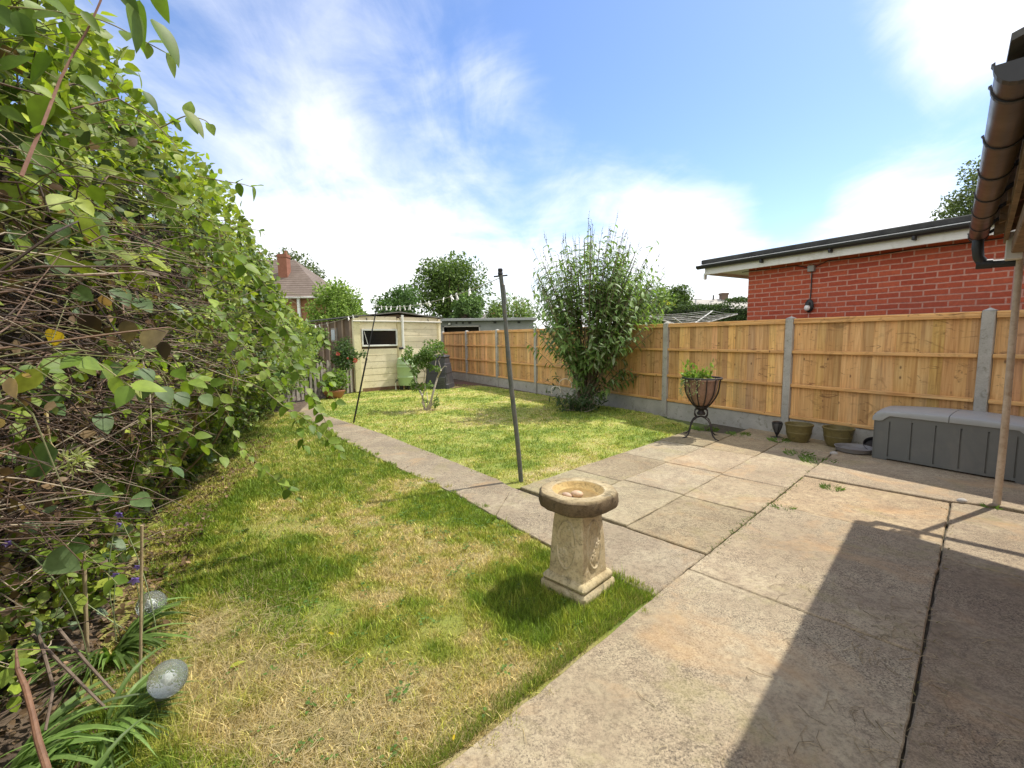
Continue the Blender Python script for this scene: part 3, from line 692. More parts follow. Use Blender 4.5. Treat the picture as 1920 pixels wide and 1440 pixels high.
# ------------------------------------------------------------------ pots, tray, torch, stones
POTM = m_rough('glazed_olive_pot', (.13, .105, .035), (.21, .165, .055), 10, .5, .25, .003, (.08, .07, .035), 50)
def pot(x, y, s, label, sq):
    t = thing('plant_pot', label, 'plant pot', (x, y, .01), rng.uniform(0, 3), 'olive pots along the fence'); b = MB()
    b.lathe([(.085, 0), (.10, .004), (.128, .07), (.139, .115), (.141, .122), (.137, .126), (.146, .19), (.150, .205), (.156, .208), (.157, .222), (.150, .227), (.142, .222), (.135, .17), (.13, .15)], n=36)
    o = b.build('bowl', POTM, t, True); b = MB(); b.lathe([(.001, .152), (.132, .15)], n=24); b.build('compost', SOIL, t); t.scale = (s, s, s * sq)
pot(3.57, 5.56, 1.0, 'empty round olive pot standing beside the solar torch', 1.0)
pot(3.865, 5.29, 1.04, 'empty wider olive pot standing behind the grey saucer', .98)
t = MB(); t.lathe([(.001, .004), (.15, .004), (.165, .008), (.182, .05), (.186, .054), (.176, .054), (.160, .016), (.001, .013)], n=40)
o = t.build('plant_saucer', m_plain('grey_saucer', (.23, .22, .22), .5, dirt=(.16, .14, .12)), None, True, False); o.location = (3.83, 4.98, .028); tag(o, 'large empty grey plastic saucer at the left end of the storage box', 'saucer')
t = MB(); t.lathe([(.001, 0), (.11, 0), (.13, .05), (.125, .05), (.11, .012), (.001, .012)], n=30); o = t.build('plant_saucer', BLACK, None, True, False); o.location = (4.12, 5.03, .05); o.rotation_euler = (.5, -.3, 0)
tag(o, 'black saucer tipped against the fence behind the grey saucer', 'saucer')
to = thing('solar_torch', 'black solar torch light standing at the foot of a concrete post', 'garden light', (3.44, 5.80, .012))
b = MB(); b.lathe([(.012, .03), (.022, .05), (.030, .085), (.045, .125), (.055, .16), (.058, .19), (.056, .205), (.03, .212), (.001, .213)], n=20); b.lathe([(.010, 0), (.010, .04)], n=10); b.build('lantern', BLACK, to, True)
b = MB(); b.lathe([(.028, .07), (.046, .12), (.0585, .165), (.0595, .185)], n=20); V = b.v[0]; keep = V; b.build('diffuser', m_plain('smoky_lens', (.10, .10, .10), .15, bump=.02), to, True).scale = (.98, .98, 1)
for k in range(6):
    r = MB(); a = k * pi / 3 + .3; r.tube([(cos(a) * .014, sin(a) * .014, .035), (cos(a) * .034, sin(a) * .034, .085), (cos(a) * .051, sin(a) * .051, .13), (cos(a) * .062, sin(a) * .062, .19)], .0045, 5); r.build('cage_bar', BLACK, to, True)
b = MB(); b.prism([(-.06, -.05), (.06, -.05), (.06, .05), (-.06, .05)], -.012, .004); b.build('base', BLACK, to)
for (u, v, s, lab) in ((5.95, -1.06, .035, 'small round grey stone in the weeds before the solar torch'), (4.93, -.03, .03, 'pale stone sitting in the gap where the cracked slabs meet')):
    c0 = uv(u, v); b = MB(); b.sphere((0, 0, 0), s, 14, 9, (.9, .9, .9), (1.2, .9, .7)); o = b.build('loose_stone', m_rough('loose_stone', (.38, .35, .31), (.52, .49, .44), 14, .9), None, True); o.location = (c0[0], c0[1], s * .5 + .012); tag(o, lab, 'stone', 'loose stones on the patio')

# ------------------------------------------------------------------ wrought iron basket planter
bk = thing('basket_planter', 'rusty wrought iron basket planter on scrolled legs in front of the fence', 'planter', (2.47, 5.86, .012), radians(22))
BK0, BKH = .40, .78
prof = lambda t: .06 + .155 * (sin(min(1, t * 1.25) * pi / 2)) ** .8 if t < .8 else .215 + .012 * (t - .8) / .2
b = MB(); b.lathe([(max(.001, prof(t) * .93 - .004) if t > 0 else .001, BK0 + t * (BKH - BK0 - .02)) for t in np.linspace(0, 1, 12)], n=28, wob=.03)
b.build('liner', m_rough('coir_liner', (.20, .115, .075), (.34, .21, .145), 7, .95, .6, .01, None, 40), bk, True)
for k in range(12):
    a = 2 * pi * k / 12; r = MB(); ts = np.linspace(0, 1, 12)
    r.tube([(prof(t) * cos(a), prof(t) * sin(a), BK0 - .01 + t * (BKH - BK0)) for t in ts], .0075, 6); r.build('basket_bar', IRON, bk, True)
b = MB(); th = np.linspace(0, 2 * pi, 41)
b.tube(np.c_[.235 * np.cos(th), .235 * np.sin(th), np.full(41, BKH)], .013, 8, cap=False); b.build('rim', IRON, bk, True); b = MB(); b.tube(np.c_[.068 * np.cos(th), .068 * np.sin(th), np.full(41, BK0)], .012, 8, cap=False); b.build('base_ring', IRON, bk, True)
b = MB(); b.lathe([(.05, .30), (.055, .32), (.028, .36), (.06, .40)], n=12); b.build('collar', IRON, bk, True)
for k in range(4):
    a = pi * k / 2 + .12 * (1 if k % 2 else -1); rad = lambda q: [(p * cos(a), p * sin(a), z) for p, z in q]
    s_ = MB(); ph = np.linspace(-.5 * pi, 1.35 * pi, 18); rr = np.linspace(.055, .018, 18)
    s_.tube(rad([(.055 + r_ * cos(t_), .335 + r_ * sin(t_) * 1.2) for t_, r_ in zip(ph, rr)]), .008, 6); s_.build('scroll', IRON, bk, True)
    if k in (0, 2, 1, 3):
        L_ = MB(); L_.tube(rad([(.0, .278), (.06, .268), (.115, .235), (.15, .175), (.165, .11), (.185, .05), (.225, .015), (.275, .004)]), [.010, .010, .010, .010, .010, .010, .009, .007], 6); L_.build('leg', IRON, bk, True)
pp, pd, pn, ps, pc = [], [], [], [], []
for k in range(26):
    a = rng.uniform(0, 2 * pi); q = rng.uniform(.02, .19); up = rng.uniform(.05, .26) if k % 2 else rng.uniform(.02, .1)
    base = np.array((q * cos(a) - .06, q * sin(a) * .8, BKH - .03)); tip = base + np.array((rng.normal() * .07 - .02, rng.normal() * .05, up))
    for j in range(14):
        f = j / 13; P = base + (tip - base) * f; dd = rdir(1)[0] * .8 + np.array((0, 0, .5))
        pp.append(P); pd.append(dd); pn.append(rdir(1)[0]); ps.append(rng.uniform(.035, .075)); pc.append(np.array((.22, .34, .06)) * rng.uniform(.7, 1.35))
for k in range(110):
    f = rng.random(); a = rng.uniform(2.3, 4.4)
    pp.append((.235 * cos(a) - .02 * f, .235 * sin(a), BKH + .02 - .22 * f)); pd.append((cos(a) * .4, sin(a) * .4, -1 + rng.random())); pn.append(rdir(1)[0]); ps.append(rng.uniform(.02, .045)); pc.append(np.array((.42, .46, .24)) * rng.uniform(.6, 1.2))
tag(leaves('basket_plant', LA, pp, pd, pn, ps, pc, LEAF, None, width=np.array(ps) * 2.2), 'lime green leafy plant spilling over the iron basket rim', 'plant').location = bk.location

# ------------------------------------------------------------------ washing line: post, prop, line, pegs
POSTM = m_rough('weathered_pole', (.07, .085, .075), (.16, .165, .14), 9, .55, .35, .003, (.20, .13, .07), 60, spec=.5)
A = gnd(977, 903); Bt = at(938, 510, A[1]); cp = thing('clothes_post', 'leaning grey green clothes post with a dark crossbar top at the lawn corner', 'clothes post', tuple(A))
d = Bt - A; ts = np.linspace(-.03, 1, 14)
b = MB(); b.tube([d * t + (.004 * sin(t * 9), .003 * cos(t * 7), 0) for t in ts], [.0225 if t < .62 else .0195 for t in ts], 10); b.build('pole', POSTM, cp, True)
b = MB(); e = RT * .062 + UP * .006; b.tube([d * .982 - e, d * .982, d * .982 + e], .0075, 6); b.build('crossbar', BLACK, cp, True)
b = MB(); b.lathe([(.02, -.03), (.024, -.01), (.019, 0), (.022, .012), (.02, .03), (.001, .032)], tuple(d * 1.0), 10); b.build('cap', BLACK, cp, True)
b = MB(); b.tube([d * .93 + (.022, -.02, .02), d * .90 + (.026, -.02, 0), d * .86 + (.024, -.02, -.01)], .008, 6); b.build('cleat', m_plain('galvanised', (.35, .35, .36), .4, .8), cp, True)
hook = A + d * .975
P0 = gnd(663, 793); P1 = at(707, 574, P0[1] + .1)
pr = thing('clothes_prop', 'thin black clothes prop leaning under the washing line by the path', 'clothes prop', tuple(P0)); dp = P1 - P0
b = MB(); b.tube([dp * 0, dp * .28, dp * .55], [.014, .014, .014], 8); b.build('lower_tube', BLACK, pr, True); b = MB(); b.tube([dp * .55, dp * .8, dp * .99], [.0095, .0095, .009], 8); b.build('upper_tube', BLACK, pr, True)
b = MB(); b.lathe([(.014, -.02), (.018, 0), (.014, .02)], tuple(dp * .55), 8); b.build('clamp', BLACK, pr, True)
b = MB(); b.tube([dp * .99, dp * 1.0 + (-.02, 0, .025), dp * 1.02 + (-.025, 0, .05)], .006, 5); b.tube([dp * .99, dp * 1.0 + (.02, 0, .02)], .006, 5); b.build('hook', WHITE, pr, True)
P2 = at(583, 612, 10.9)
lt = [hook + (P1 - hook) * t + np.array((0, 0, -.10 * 4 * t * (1 - t))) for t in np.linspace(0, 1, 30)]
lt2 = [P1 + (P2 - P1) * t + np.array((0, 0, -.05 * 4 * t * (1 - t))) for t in np.linspace(0, 1, 24)]
b = MB(); b.tube(lt + lt2[1:], .0035, 5); tag(b.build('washing_line', m_plain('line_cord', (.5, .47, .38), .7), None, True, False), 'pale cord washing line strung from the leaning post over the thin prop', 'washing line')
pg0 = None
def peg(P, dirv, lab, grp, sc=1.0):
    global pg0
    if pg0 is None:
        t = thing('clothes_peg', lab, 'clothes peg', group=grp)
        for s in (-1, 1):
            b = MB(); V = [(s * .006, -.006, .014), (s * .014, -.006, .018), (s * .012, -.006, -.012), (s * .026, -.006, -.062), (s * .017, -.006, -.064), (s * .004, -.006, -.014)]
            b.add(V + [(x, .006, z) for x, y, z in V], [(0, 1, 2, 5), (5, 2, 3, 4), (6, 11, 8, 7), (11, 10, 9, 8)] + [(i, i + 6, (i + 1) % 6 + 6, (i + 1) % 6) for i in range(6)]); b.build('jaw', WHITE, t)
        pg0 = t; r = t
    else:
        r = pg0.copy(); COL.objects.link(r); r['label'] = lab; r['group'] = grp
        for ch in pg0.children:
            c = ch.copy(); COL.objects.link(c); c.parent = r
    r.location = tuple(P); r.rotation_euler = (rng.normal() * .2, rng.normal() * .5, atan2(dirv[1], dirv[0]) + rng.normal() * .25); r.scale = (sc,) * 3
def on_line(px, pts):
    best = min(range(len(pts) - 1), key=lambda i: abs(proj(pts[i])[0] - px)); a, c = pts[best], pts[best + 1]
    xa, xc = proj(a)[0], proj(c)[0]; t = (px - xa) / (xc - xa + 1e-9); return a + (c - a) * t, c - a
def proj(p):
    v = np.asarray(p) - CAM0; z = v @ _fw; return 960 + FPX * (v @ RT) / z, 720 - FPX * (v @ UP) / z
for px in (880, 856, 846, 832, 804, 799, 789, 769, 758, 750, 745, 733, 724, 715):
    P, dv = on_line(px, lt); peg(P, dv, 'white clothes peg on the line between the thin prop and the leaning post', 'pegs towards the leaning post', .8 * rng.uniform(.85, 1.15))
for px in (662, 653, 613, 599, 591):
    P, dv = on_line(px, lt2); peg(P, dv, 'white clothes peg on the line beyond the thin prop in front of the shed roof', 'pegs in front of the shed roof', .85)

# ------------------------------------------------------------------ wooden pole leaning on the lean-to
WPOLE = m_rough('peeled_pole', (.40, .30, .20), (.58, .47, .35), 6, .7, .25, .003, (.30, .21, .13), 40)
A = gnd(1869, 951); Bt = at(1917, 440, A[1] + .02); d = Bt - A
b = MB(); ts = np.linspace(0, 1, 16); b.tube([A + d * t + np.array((.004 * sin(8 * t), .004 * cos(6 * t), 0)) for t in ts], [.0235 - .003 * t for t in ts], 12); tag(b.build('wooden_pole', WPOLE, None, True), 'slender bare wooden pole propped upright under the gutter end', 'pole')

# ------------------------------------------------------------------ lean-to roof with gutter (own house, right)
def w3(u, v, z): p = uv(u, v - .033 * (u - 1.95)); return np.array((p[0], p[1], z))
lean = thing('lean_to', 'lean to roof with brown gutter and old rafters at the right edge', 'lean-to', tuple(w3(5.0, 1.0, 0)))
LO = np.array(lean.location)
GZ = 2.10; U0, U1 = 1.95, 5.17
b = MB(); prof_ = [(.055 * cos(a), .055 * sin(a)) for a in np.linspace(pi, 2 * pi, 12)]
inner = [(x * .93, z * .93) for x, z in prof_][::-1]
def gut(mb, u0, u1, pr, n=2):
    us = np.linspace(u0, u1, n); V = np.array([[w3(u, .03 + x, GZ + z) - LO for x, z in pr] for u in us]); m = len(pr)
    mb.add(V.reshape(-1, 3), [(i * m + j, i * m + (j + 1) % m, (i + 1) * m + (j + 1) % m, (i + 1) * m + j) for i in range(n - 1) for j in range(m)] + [tuple(range(m))[::-1], tuple(range((n - 1) * m, n * m))])
gut(b, U0, U1, prof_ + inner, 12); g_ = b.build('gutter', BROWNPVC, lean, True)
for u, wd_ in ((U0 + .012, .03), (2.12, .02), (2.62, .02), (3.12, .02), (3.62, .02), (4.12, .02), (4.62, .02), (5.08, .02)):
    b = MB(); o_ = [(x * 1.09, z * 1.09) for x, z in prof_]; gut(b, u - wd_ / 2, u + wd_ / 2, o_ + [(.062, .012), (.052, .012)] + [(x * 1.005, z * 1.005) for x, z in prof_][::-1] + [(-.056, .01), (-.064, .006)])
    p = w3(u, .11, GZ - .02) - LO; b.tube([w3(u, .085, GZ - .005) - LO, w3(u, .12, GZ + .02) - LO, w3(u, .16, GZ + .06) - LO], .012, 6); b.build('gutter_bracket', BLACK, g_)
b = MB(); gut(b, U0 - .004, U0 + .004, [(.06 * cos(a), .06 * sin(a)) for a in np.linspace(pi, 2 * pi, 12)]); b.build('stop_end', BLACK, g_); b = MB(); gut(b, U1 - .004, U1 + .004, [(.06 * cos(a), .06 * sin(a)) for a in np.linspace(pi, 2 * pi, 12)]); b.build('stop_end', BLACK, g_)
b = MB(); b.tube([w3(5.08, .03, GZ - .05) - LO, w3(5.08, .03, GZ - .10) - LO, w3(5.09, .04, GZ - .18) - LO, w3(5.1, .06, GZ - .215) - LO], [.034, .036, .034, .036], 12); b.build('outlet_elbow', BLACK, g_, True)
b = MB(); b.tube([w3(5.1, .05, GZ - .235) - LO, w3(5.1, .16, GZ - .24) - LO, w3(5.1, 1.7, GZ - .26) - LO], .03, 12); b.tube([w3(5.1, .03, GZ - .233) - LO, w3(5.1, .12, GZ - .236) - LO], .036, 12); b.build('waste_pipe', BLACK, lean, True)
RS = tan15 = math.tan(radians(17))
b = MB()
def roofpt(u, v, dz=0): return w3(u, v, GZ + .04 + (v + .02) * RS + dz) - LO
b.add([roofpt(U0 - .02, 0), roofpt(U1, 0), roofpt(U1, 1.72), roofpt(U0 - .02, 1.72), roofpt(U0 - .02, 0, .02), roofpt(U1, 0, .02), roofpt(U1, 1.72, .02), roofpt(U0 - .02, 1.72, .02)], [(3, 2, 1, 0), (4, 5, 6, 7), (0, 1, 5, 4), (1, 2, 6, 5), (2, 3, 7, 6), (3, 0, 4, 7)])
b.build('roof_sheet', m_rough('grey_roof_felt', (.07, .068, .065), (.14, .135, .13), 9, .85, .3, .004), lean)
RAFT = m_rough('old_rafter', (.15, .095, .055), (.30, .20, .12), 8, .85, .5, .006, (.08, .05, .03), 40)
def beam(mb, u, v0, v1, w, h, dz):
    V = [roofpt(u - w / 2, v0, dz - h), roofpt(u + w / 2, v0, dz - h), roofpt(u + w / 2, v1, dz - h), roofpt(u - w / 2, v1, dz - h), roofpt(u - w / 2, v0, dz), roofpt(u + w / 2, v0, dz), roofpt(u + w / 2, v1, dz), roofpt(u - w / 2, v1, dz)]
    mb.add(V, [(3, 2, 1, 0), (4, 5, 6, 7), (0, 1, 5, 4), (1, 2, 6, 5), (2, 3, 7, 6), (3, 0, 4, 7)])
for u in (2.1, 2.7, 3.3, 3.9, 4.5, 5.08):
    b = MB(); beam(b, u, .11, 1.68, .05, .11, -.004); b.build('rafter', RAFT, lean)
b = MB(); b.box(w3((U0 + U1) / 2, .125, GZ - .03) - LO, (U1 - U0 - .06, .022, .12), rz=pi / 2 - AU); b.build('fascia', RAFT, lean)
b = MB(); b.box(w3((U0 + U1) / 2, .20, GZ - .14) - LO, (U1 - U0 - .2, .09, .09), rz=pi / 2 - AU, bev=.006); b.build('wall_plate', RAFT, lean)
b = MB(); b.box(w3(5.02, .22, GZ - .13) - LO, (.10, .09, .20), rz=pi / 2 - AU, bev=.006); b.build('corner_block', m_plain('flaking_paint', (.62, .60, .55), .6, dirt=(.35, .28, .2)), lean)
b = MB(); b.box(w3((U0 + U1) / 2 - .6, 1.83, 1.65) - LO, (U1 - U0 + 1.2, .22, 3.5), rz=pi / 2 - AU); b.build('house_wall', BRICK, lean)

# ------------------------------------------------------------------ shed
SA = atan2(.637, .77)
shed = thing('shed', 'tan concrete panel shed with shallow roof at the end of the lawn', 'shed', (-3.97, 11.42, 0), SA)
SHC = m_rough('tan_painted_concrete', (.74, .64, .45), (.86, .77, .58), 3.5, .85, .3, .004, (.60, .52, .36), 55)
SHD = m_rough('shaded_side_panel', (.22, .165, .11), (.33, .25, .17), 3.5, .9, .3, .004, None, 40)  # darker than the front: the shade on the side wall is in this colour
SW, SL = 2.5, 4.0
def zroof(x): return 1.87 + .14 * (1 - abs(x - SW / 2) / (SW / 2))
b = MB(); b.ext([(0.02, 0), (SW - .02, 0), (SW - .02, 1.86), (SW / 2, 1.99), (.02, 1.86)], 'y', .06, SL, (.55, .5, .45)); b.build('core_wall', SHD, shed)
b = MB(); z = .09; k = 0
wx0, wx1, wz0, wz1 = .255, 1.16, 1.195, 1.56
while z < 1.98:
    h = .168; z1 = min(z + h, 1.985)
    for (a, c) in ((.17, 1.185), (1.30, SW - .06)):
        xs = [(a, c)]
        if a < .3 and z1 > wz0 - .04 and z < wz1 + .04: xs = [(a, wx0 - .04), (wx1 + .04, c)]
        for p, q in xs:
            if q - p < .01: continue
            zt = min(z1 - .005, zroof((p + q) / 2) - .02)
            if zt <= z: continue
            v = np.exp(rng.normal() * .06); b.add([(p, .002, z), (q, .002, z), (q, .0, z + .002), (p, .0, z + .002), (p, .003, zt - .001), (q, .003, zt - .001), (q, .004, zt), (p, .004, zt), (p, .07, z), (q, .07, z), (q, .07, zt), (p, .07, zt)],
                                                  [(0, 1, 2, 3), (3, 2, 5, 4), (4, 5, 6, 7), (7, 6, 10, 11), (1, 0, 8, 9), (0, 3, 4, 7, 11, 8), (1, 9, 10, 6, 5, 2)], (v, v, v * .97))
    z += h
b.build('front_cladding', SHC, shed)
b = MB(); b.box((SW / 2, .03, .04), (SW, .06, .10), col=(.75, .6, .5)); b.build('plinth', m_rough('plinth_brick', (.20, .12, .08), (.36, .28, .2), 9, .9), shed)
for x, w, c in ((.085, .17, (.92, .95, .80)), (1.24, .10, (.8, .78, .68)), (SW - .03, .07, (1.12, 1.1, 1.0))):
    b = MB(); b.box((x, -.004, .95), (w, .10, 1.86), bev=.006, col=c); b.build('corner_post' if x != 1.24 else 'middle_post', SHC, shed)
for s in (0, 1):
    b = MB(); x0, x1 = (-.12, SW / 2) if s == 0 else (SW / 2, SW + .10)
    zr = lambda x: 1.90 + .135 * (1 - abs(x - SW / 2) / (SW / 2))
    b.ext([(x0, zr(x0)), (x1, zr(x1)), (x1, zr(x1) + .03), (x0, zr(x0) + .03)], 'y', -.07, SL + .1)
    b.build('roof_slope', m_rough('grey_sheet_roof', (.10, .095, .085), (.18, .17, .155), 6, .9, .3, .004), shed)
b = MB(); F_ = MB()
for (p, q, r, s) in ((wx0 - .035, wx1 + .035, wz1, wz1 + .035), (wx0 - .035, wx1 + .035, wz0 - .04, wz0), (wx0 - .035, wx0, wz0, wz1), (wx1, wx1 + .035, wz0, wz1)): F_.box(((p + q) / 2, .0, (r + s) / 2), (q - p, .06, s - r), bev=.004)
wf = F_.build('window', WHITE, shed)
b.box(((wx0 + wx1) / 2, .02, (wz0 + wz1) / 2), (wx1 - wx0, .008, wz1 - wz0)); b.build('pane', m_plain('dark_glass', (.012, .012, .013), .08, var=.1, bump=.01, spec=.6), wf)
b = MB(); b.tube([(wx0 + .04, .005, wz1 - .02), (wx0 + .12, .005, wz0 + .03)], .008, 5); b.build('stay', WHITE, wf)
b = MB(); b.tube([(-.02, -.085, 1.795), (SW / 2, -.085, 1.80), (SW + .02, -.085, 1.79)], .024, 8); gp = b.build('gutter_pipe', m_plain('cream_pipe', (.52, .49, .42), .5, dirt=(.3, .28, .24)), shed, True)
for x in (.35, 2.1):
    b = MB(); b.tube([(x, -.03, 1.88), (x - .01, -.085, 1.85), (x, -.085, 1.79)], .012, 5); b.build('bracket', BLACK, gp)
b = MB(); b.tube([(1.315, -.09, 1.97), (1.315, -.085, 1.5), (1.315, -.085, 1.09)], .034, 10); dp_ = b.build('downpipe', WHITE, shed, True)
b = MB(); b.box((1.26, -.09, 1.09), (.12, .05, .06), bev=.005); b.build('clip', BLACK, dp_)
for k in range(8):
    b = MB(); b.box((.005, .12 + k * .55, .93), (.06, .10, 1.86), bev=.006, col=(1.1, 1.05, 1.0)); b.build('side_rib', SHD, shed)
F_ = MB(); F_.box((.0, 1.36, 1.47), (.04, .44, .36), bev=.004); swd = F_.build('window', m_plain('old_frame', (.30, .27, .22), .7), shed); b = MB(); b.box((-.022, 1.36, 1.47), (.006, .36, .28)); b.build('pane', m_plain('cloudy_glass', (.24, .29, .31), .15, bump=.02), swd)

# ------------------------------------------------------------------ picket fence, rose, planter, water butt, compost bin
PKM = m_rough('silvered_wood', (.22, .195, .16), (.35, .32, .27), 6, .85, .4, .004, (.19, .16, .12), 45)
pk = thing('picket_fence', 'old silvered picket fence between the hedge and the shed corner', 'picket fence', (-4.02, 11.36, 0), atan2(-1.15, -.55))
x = .03
while x < 2.3:
    b = MB(); h = .84 + rng.normal() * .03; w = rng.uniform(.06, .075); ln = rng.normal() * .02
    P = [(x - w / 2, .02), (x + w / 2, .02), (x + w / 2 + ln, h - .05), (x + ln + w * .22, h), (x + ln - w * .22, h), (x - w / 2 + ln, h - .05)]
    b.ext(P, 'y', -.01, .01, np.array((1, 1, 1)) * np.exp(rng.normal() * .12)); b.build('picket', PKM, pk); x += rng.uniform(.105, .135)
for z in (.22, .62):
    b = MB(); b.box((1.15, -.028, z), (2.4, .03, .06), bev=.004); b.build('rail', PKM, pk)

def crown_geo(clumps, n, size, squash=1.0):
    """leaf positions gathered in clumps: (centre, radius)"""
    C = np.array([c for c, r in clumps]); R = np.array([r for c, r in clumps]); wts = R ** 2 / (R ** 2).sum()
    i = rng.choice(len(C), n, p=wts); q = rdir(n); rad = R[i] * (rng.random(n) ** .42)
    P = C[i] + q * rad[:, None] * np.array([1, 1, squash]); d = norm(q * .7 + rdir(n) * .8 + np.array([0, 0, -.1])); nr = norm(q * .6 + rdir(n) * .7 + np.array([0, 0, .6]))
    return P, d, nr
def limb(a, b_, k=.12, n=6):
    a = np.asarray(a, float); b_ = np.asarray(b_, float); L = np.linalg.norm(b_ - a); m = (a + b_) / 2 + rng.normal(size=3) * L * k; t = np.linspace(0, 1, n)[:, None]
    return a * (1 - t) ** 2 + 2 * m * t * (1 - t) + b_ * t ** 2

rs = thing('rose_bush', 'bushy rose with coral red blooms beside the shed corner post', 'rose bush', (-4.28, 11.0, 0)); R0 = np.array(rs.location)
cl = [(at(640, 655, 11.0) - R0, .20), (at(652, 662, 10.95) - R0, .2), (at(645, 680, 10.9) - R0, .22), (at(633, 672, 11.0) - R0, .15), (at(668, 668, 10.9) - R0, .10), (at(680, 664, 10.9) - R0, .07), (at(648, 640, 11.1) - R0, .12)]
P, d, nr = crown_geo(cl, 1500, .05); leaves('foliage', OV, P, d, nr, rng.uniform(.04, .075, 1500), tints(1500, (.05, .10, .03), (.12, .19, .06)), LEAF, rs)
b = MB()
for c, r in cl: b.tube(limb((rng.normal() * .08, rng.normal() * .08, 0), c), [.012, .005], 5, (.7, .8, .5))
b.build('stem', TWIG, rs, True)
PET = m_leaf('rose_petal', .5, .25, (1, .8, .7))
for px, py, r in ((634, 664, .045), (666, 676, .05), (652, 672, .022)):
    c = at(px, py, 10.75) - R0; n = 34; q = rdir(n); q[:, 1] -= .3; q = norm(q)
    leaves('bloom', OV, c + q * r * .35, norm(q + rdir(n) * .5), rdir(n), np.full(n, r * 1.0), tints(n, (.60, .13, .09), (.70, .24, .17), .1), PET, rs, width=np.full(n, r * 1.3))

tp = thing('planter_bowl', 'terracotta bowl planted with green leaves in front of the picket fence', 'planter', (-4.12, 10.42, .0))
b = MB(); b.lathe([(.15, 0), (.17, .01), (.235, .13), (.25, .145), (.255, .18), (.235, .185), (.21, .15), (.001, .14)], n=28); b.build('bowl', m_rough('terracotta', (.30, .12, .06), (.42, .20, .11), 8, .85, .3, .003, (.25, .17, .12)), tp, True)
cl = [(np.array((rng.normal() * .12, rng.normal() * .1, rng.uniform(.2, .55))), .15) for _ in range(7)]
P, d, nr = crown_geo(cl, 900, .05); tag(leaves('bowl_plant', OV, P, d, nr, rng.uniform(.04, .08, 900), tints(900, (.12, .22, .04), (.24, .34, .07)), LEAF), 'bright green leafy plant growing in the terracotta bowl', 'plant').location = tp.location

wb = thing('water_butt', 'pale green plastic water butt standing against the shed front', 'water butt', (-2.78, 12.02, 0))
b = MB(); b.lathe([(.001, .12), (.235, .12), (.240, .14), (.262, .31), (.272, .325), (.272, .345), (.255, .355), (.255, .37), (.268, .59), (.276, .60), (.276, .625), (.266, .635), (.266, .66), (.276, .67), (.276, .69), (.262, .70), (.248, .79), (.235, .815)], n=36); b.build('barrel', WATERGREEN, wb, True)
b = MB(); b.lathe([(.238, .812), (.242, .83), (.20, .85), (.06, .858), (.001, .858)], n=32); b.build('lid', WATERGREEN, wb, True)
b = MB(); b.tube([(-.22, -.16, .245), (-.26, -.20, .245), (-.265, -.21, .20)], .014, 8); b.box((-.235, -.175, .27), (.03, .03, .04)); b.build('tap', m_plain('tap_plastic', (.05, .06, .05), .4), wb, True)
b = MB(); b.tube([(-.262, -.206, .22), (-.268, -.21, .12), (-.262, -.205, .0)], .011, 6); b.build('hose', WHITE, wb, True)
for a in (.4, 2.0, 3.6, 5.2):
    b = MB(); b.box((.17 * cos(a), .17 * sin(a), .06), (.09, .09, .12), rz=a, bev=.008, col=(.8, .75, .7)); b.build('stand_foot', CONC if a < 3 else BLACK, wb)

cb_ = thing('compost_bin', 'black tapered compost bin with a hatch by the shed and fence corner', 'compost bin', (-1.98, 12.35, 0), radians(-8))
DARKP = m_plain('dark_bin_plastic', (.035, .035, .04), .5, dirt=(.10, .09, .08), scale=6)
b = MB(); hw = lambda z: .345 - .115 * z / .86
frust(b, [(hw(0), 0), (hw(.12), .12), (hw(.12) - .008, .13), (hw(.40) - .008, .40), (hw(.41), .41), (hw(.66), .66), (hw(.67) - .008, .67), (hw(.86), .83)], cut=.12); b.build('body', DARKP, cb_)
b = MB(); frust(b, [(.245, .83), (.25, .85), (.235, .885), (.05, .90)], cut=.12); b.build('lid', DARKP, cb_)
b = MB(); b.box((.12, -.325, .17), (.24, .03, .30), bev=.01, col=(2.2, 2.2, 2.1)); h_ = b.build('hatch', m_plain('hatch_plastic', (.06, .062, .06), .5), cb_)
b = MB()
for z in (.09, .15, .21): b.box((.12, -.345, z), (.17, .012, .02), bev=.003)
b.build('hatch_rib', DARKP, h_)
g = MB(); g.add([(-2.2, 12.6, .0), (-1.6, 12.1, .0), (-.9, 12.9, .0), (-1.5, 14.0, .0), (-2.0, 13.6, .0)], [(0, 1, 2, 3, 4)]); tag(g.build('bare_soil', m_rough('red_soil', (.10, .05, .035), (.17, .09, .06), 12, .95, .6, .01)), kind='structure')

# ------------------------------------------------------------------ small shrub on the lawn
sb = thing('lawn_shrub', 'small leggy shrub with dark stems growing alone in the upper lawn', 'shrub', (-1.6, 8.5, 0)); S0 = np.array(sb.location); YS = 8.5
q = lambda px, py, dy=0: at(px, py, YS + dy) - S0
b = MB()
for pts, r in (([(797, 768), (793, 752), (792, 742), (784, 728), (779, 716), (774, 695), (768, 682)], .022), ([(792, 742), (797, 728), (795, 712), (797, 698)], .012), ([(801, 770), (808, 752), (814, 730), (820, 708), (827, 694)], .024), ([(827, 694), (834, 686), (838, 688)], .010), ([(824, 700), (816, 685), (818, 672)], .010), ([(827, 694), (822, 676), (830, 664)], .010), ([(774, 695), (762, 682), (756, 672)], .009), ([(797, 698), (788, 684), (784, 668)], .009), ([(797, 698), (805, 680), (812, 660)], .009), ([(804, 768), (812, 757), (818, 748), (820, 737)], .011), ([(799, 768), (790, 754)], .012), ([(806, 768), (810, 755), (809, 742)], .012), ([(800, 768), (802, 750), (800, 735)], .009)):
    P = np.array([q(*p, rng.normal() * .06 if i else 0) for i, p in enumerate(pts)]); b.tube(P, [r, r * .6], 7, np.array((.5, .45, .4)) * rng.uniform(.8, 1.3))
b.build('stem', TWIG, sb, True)
cl = []
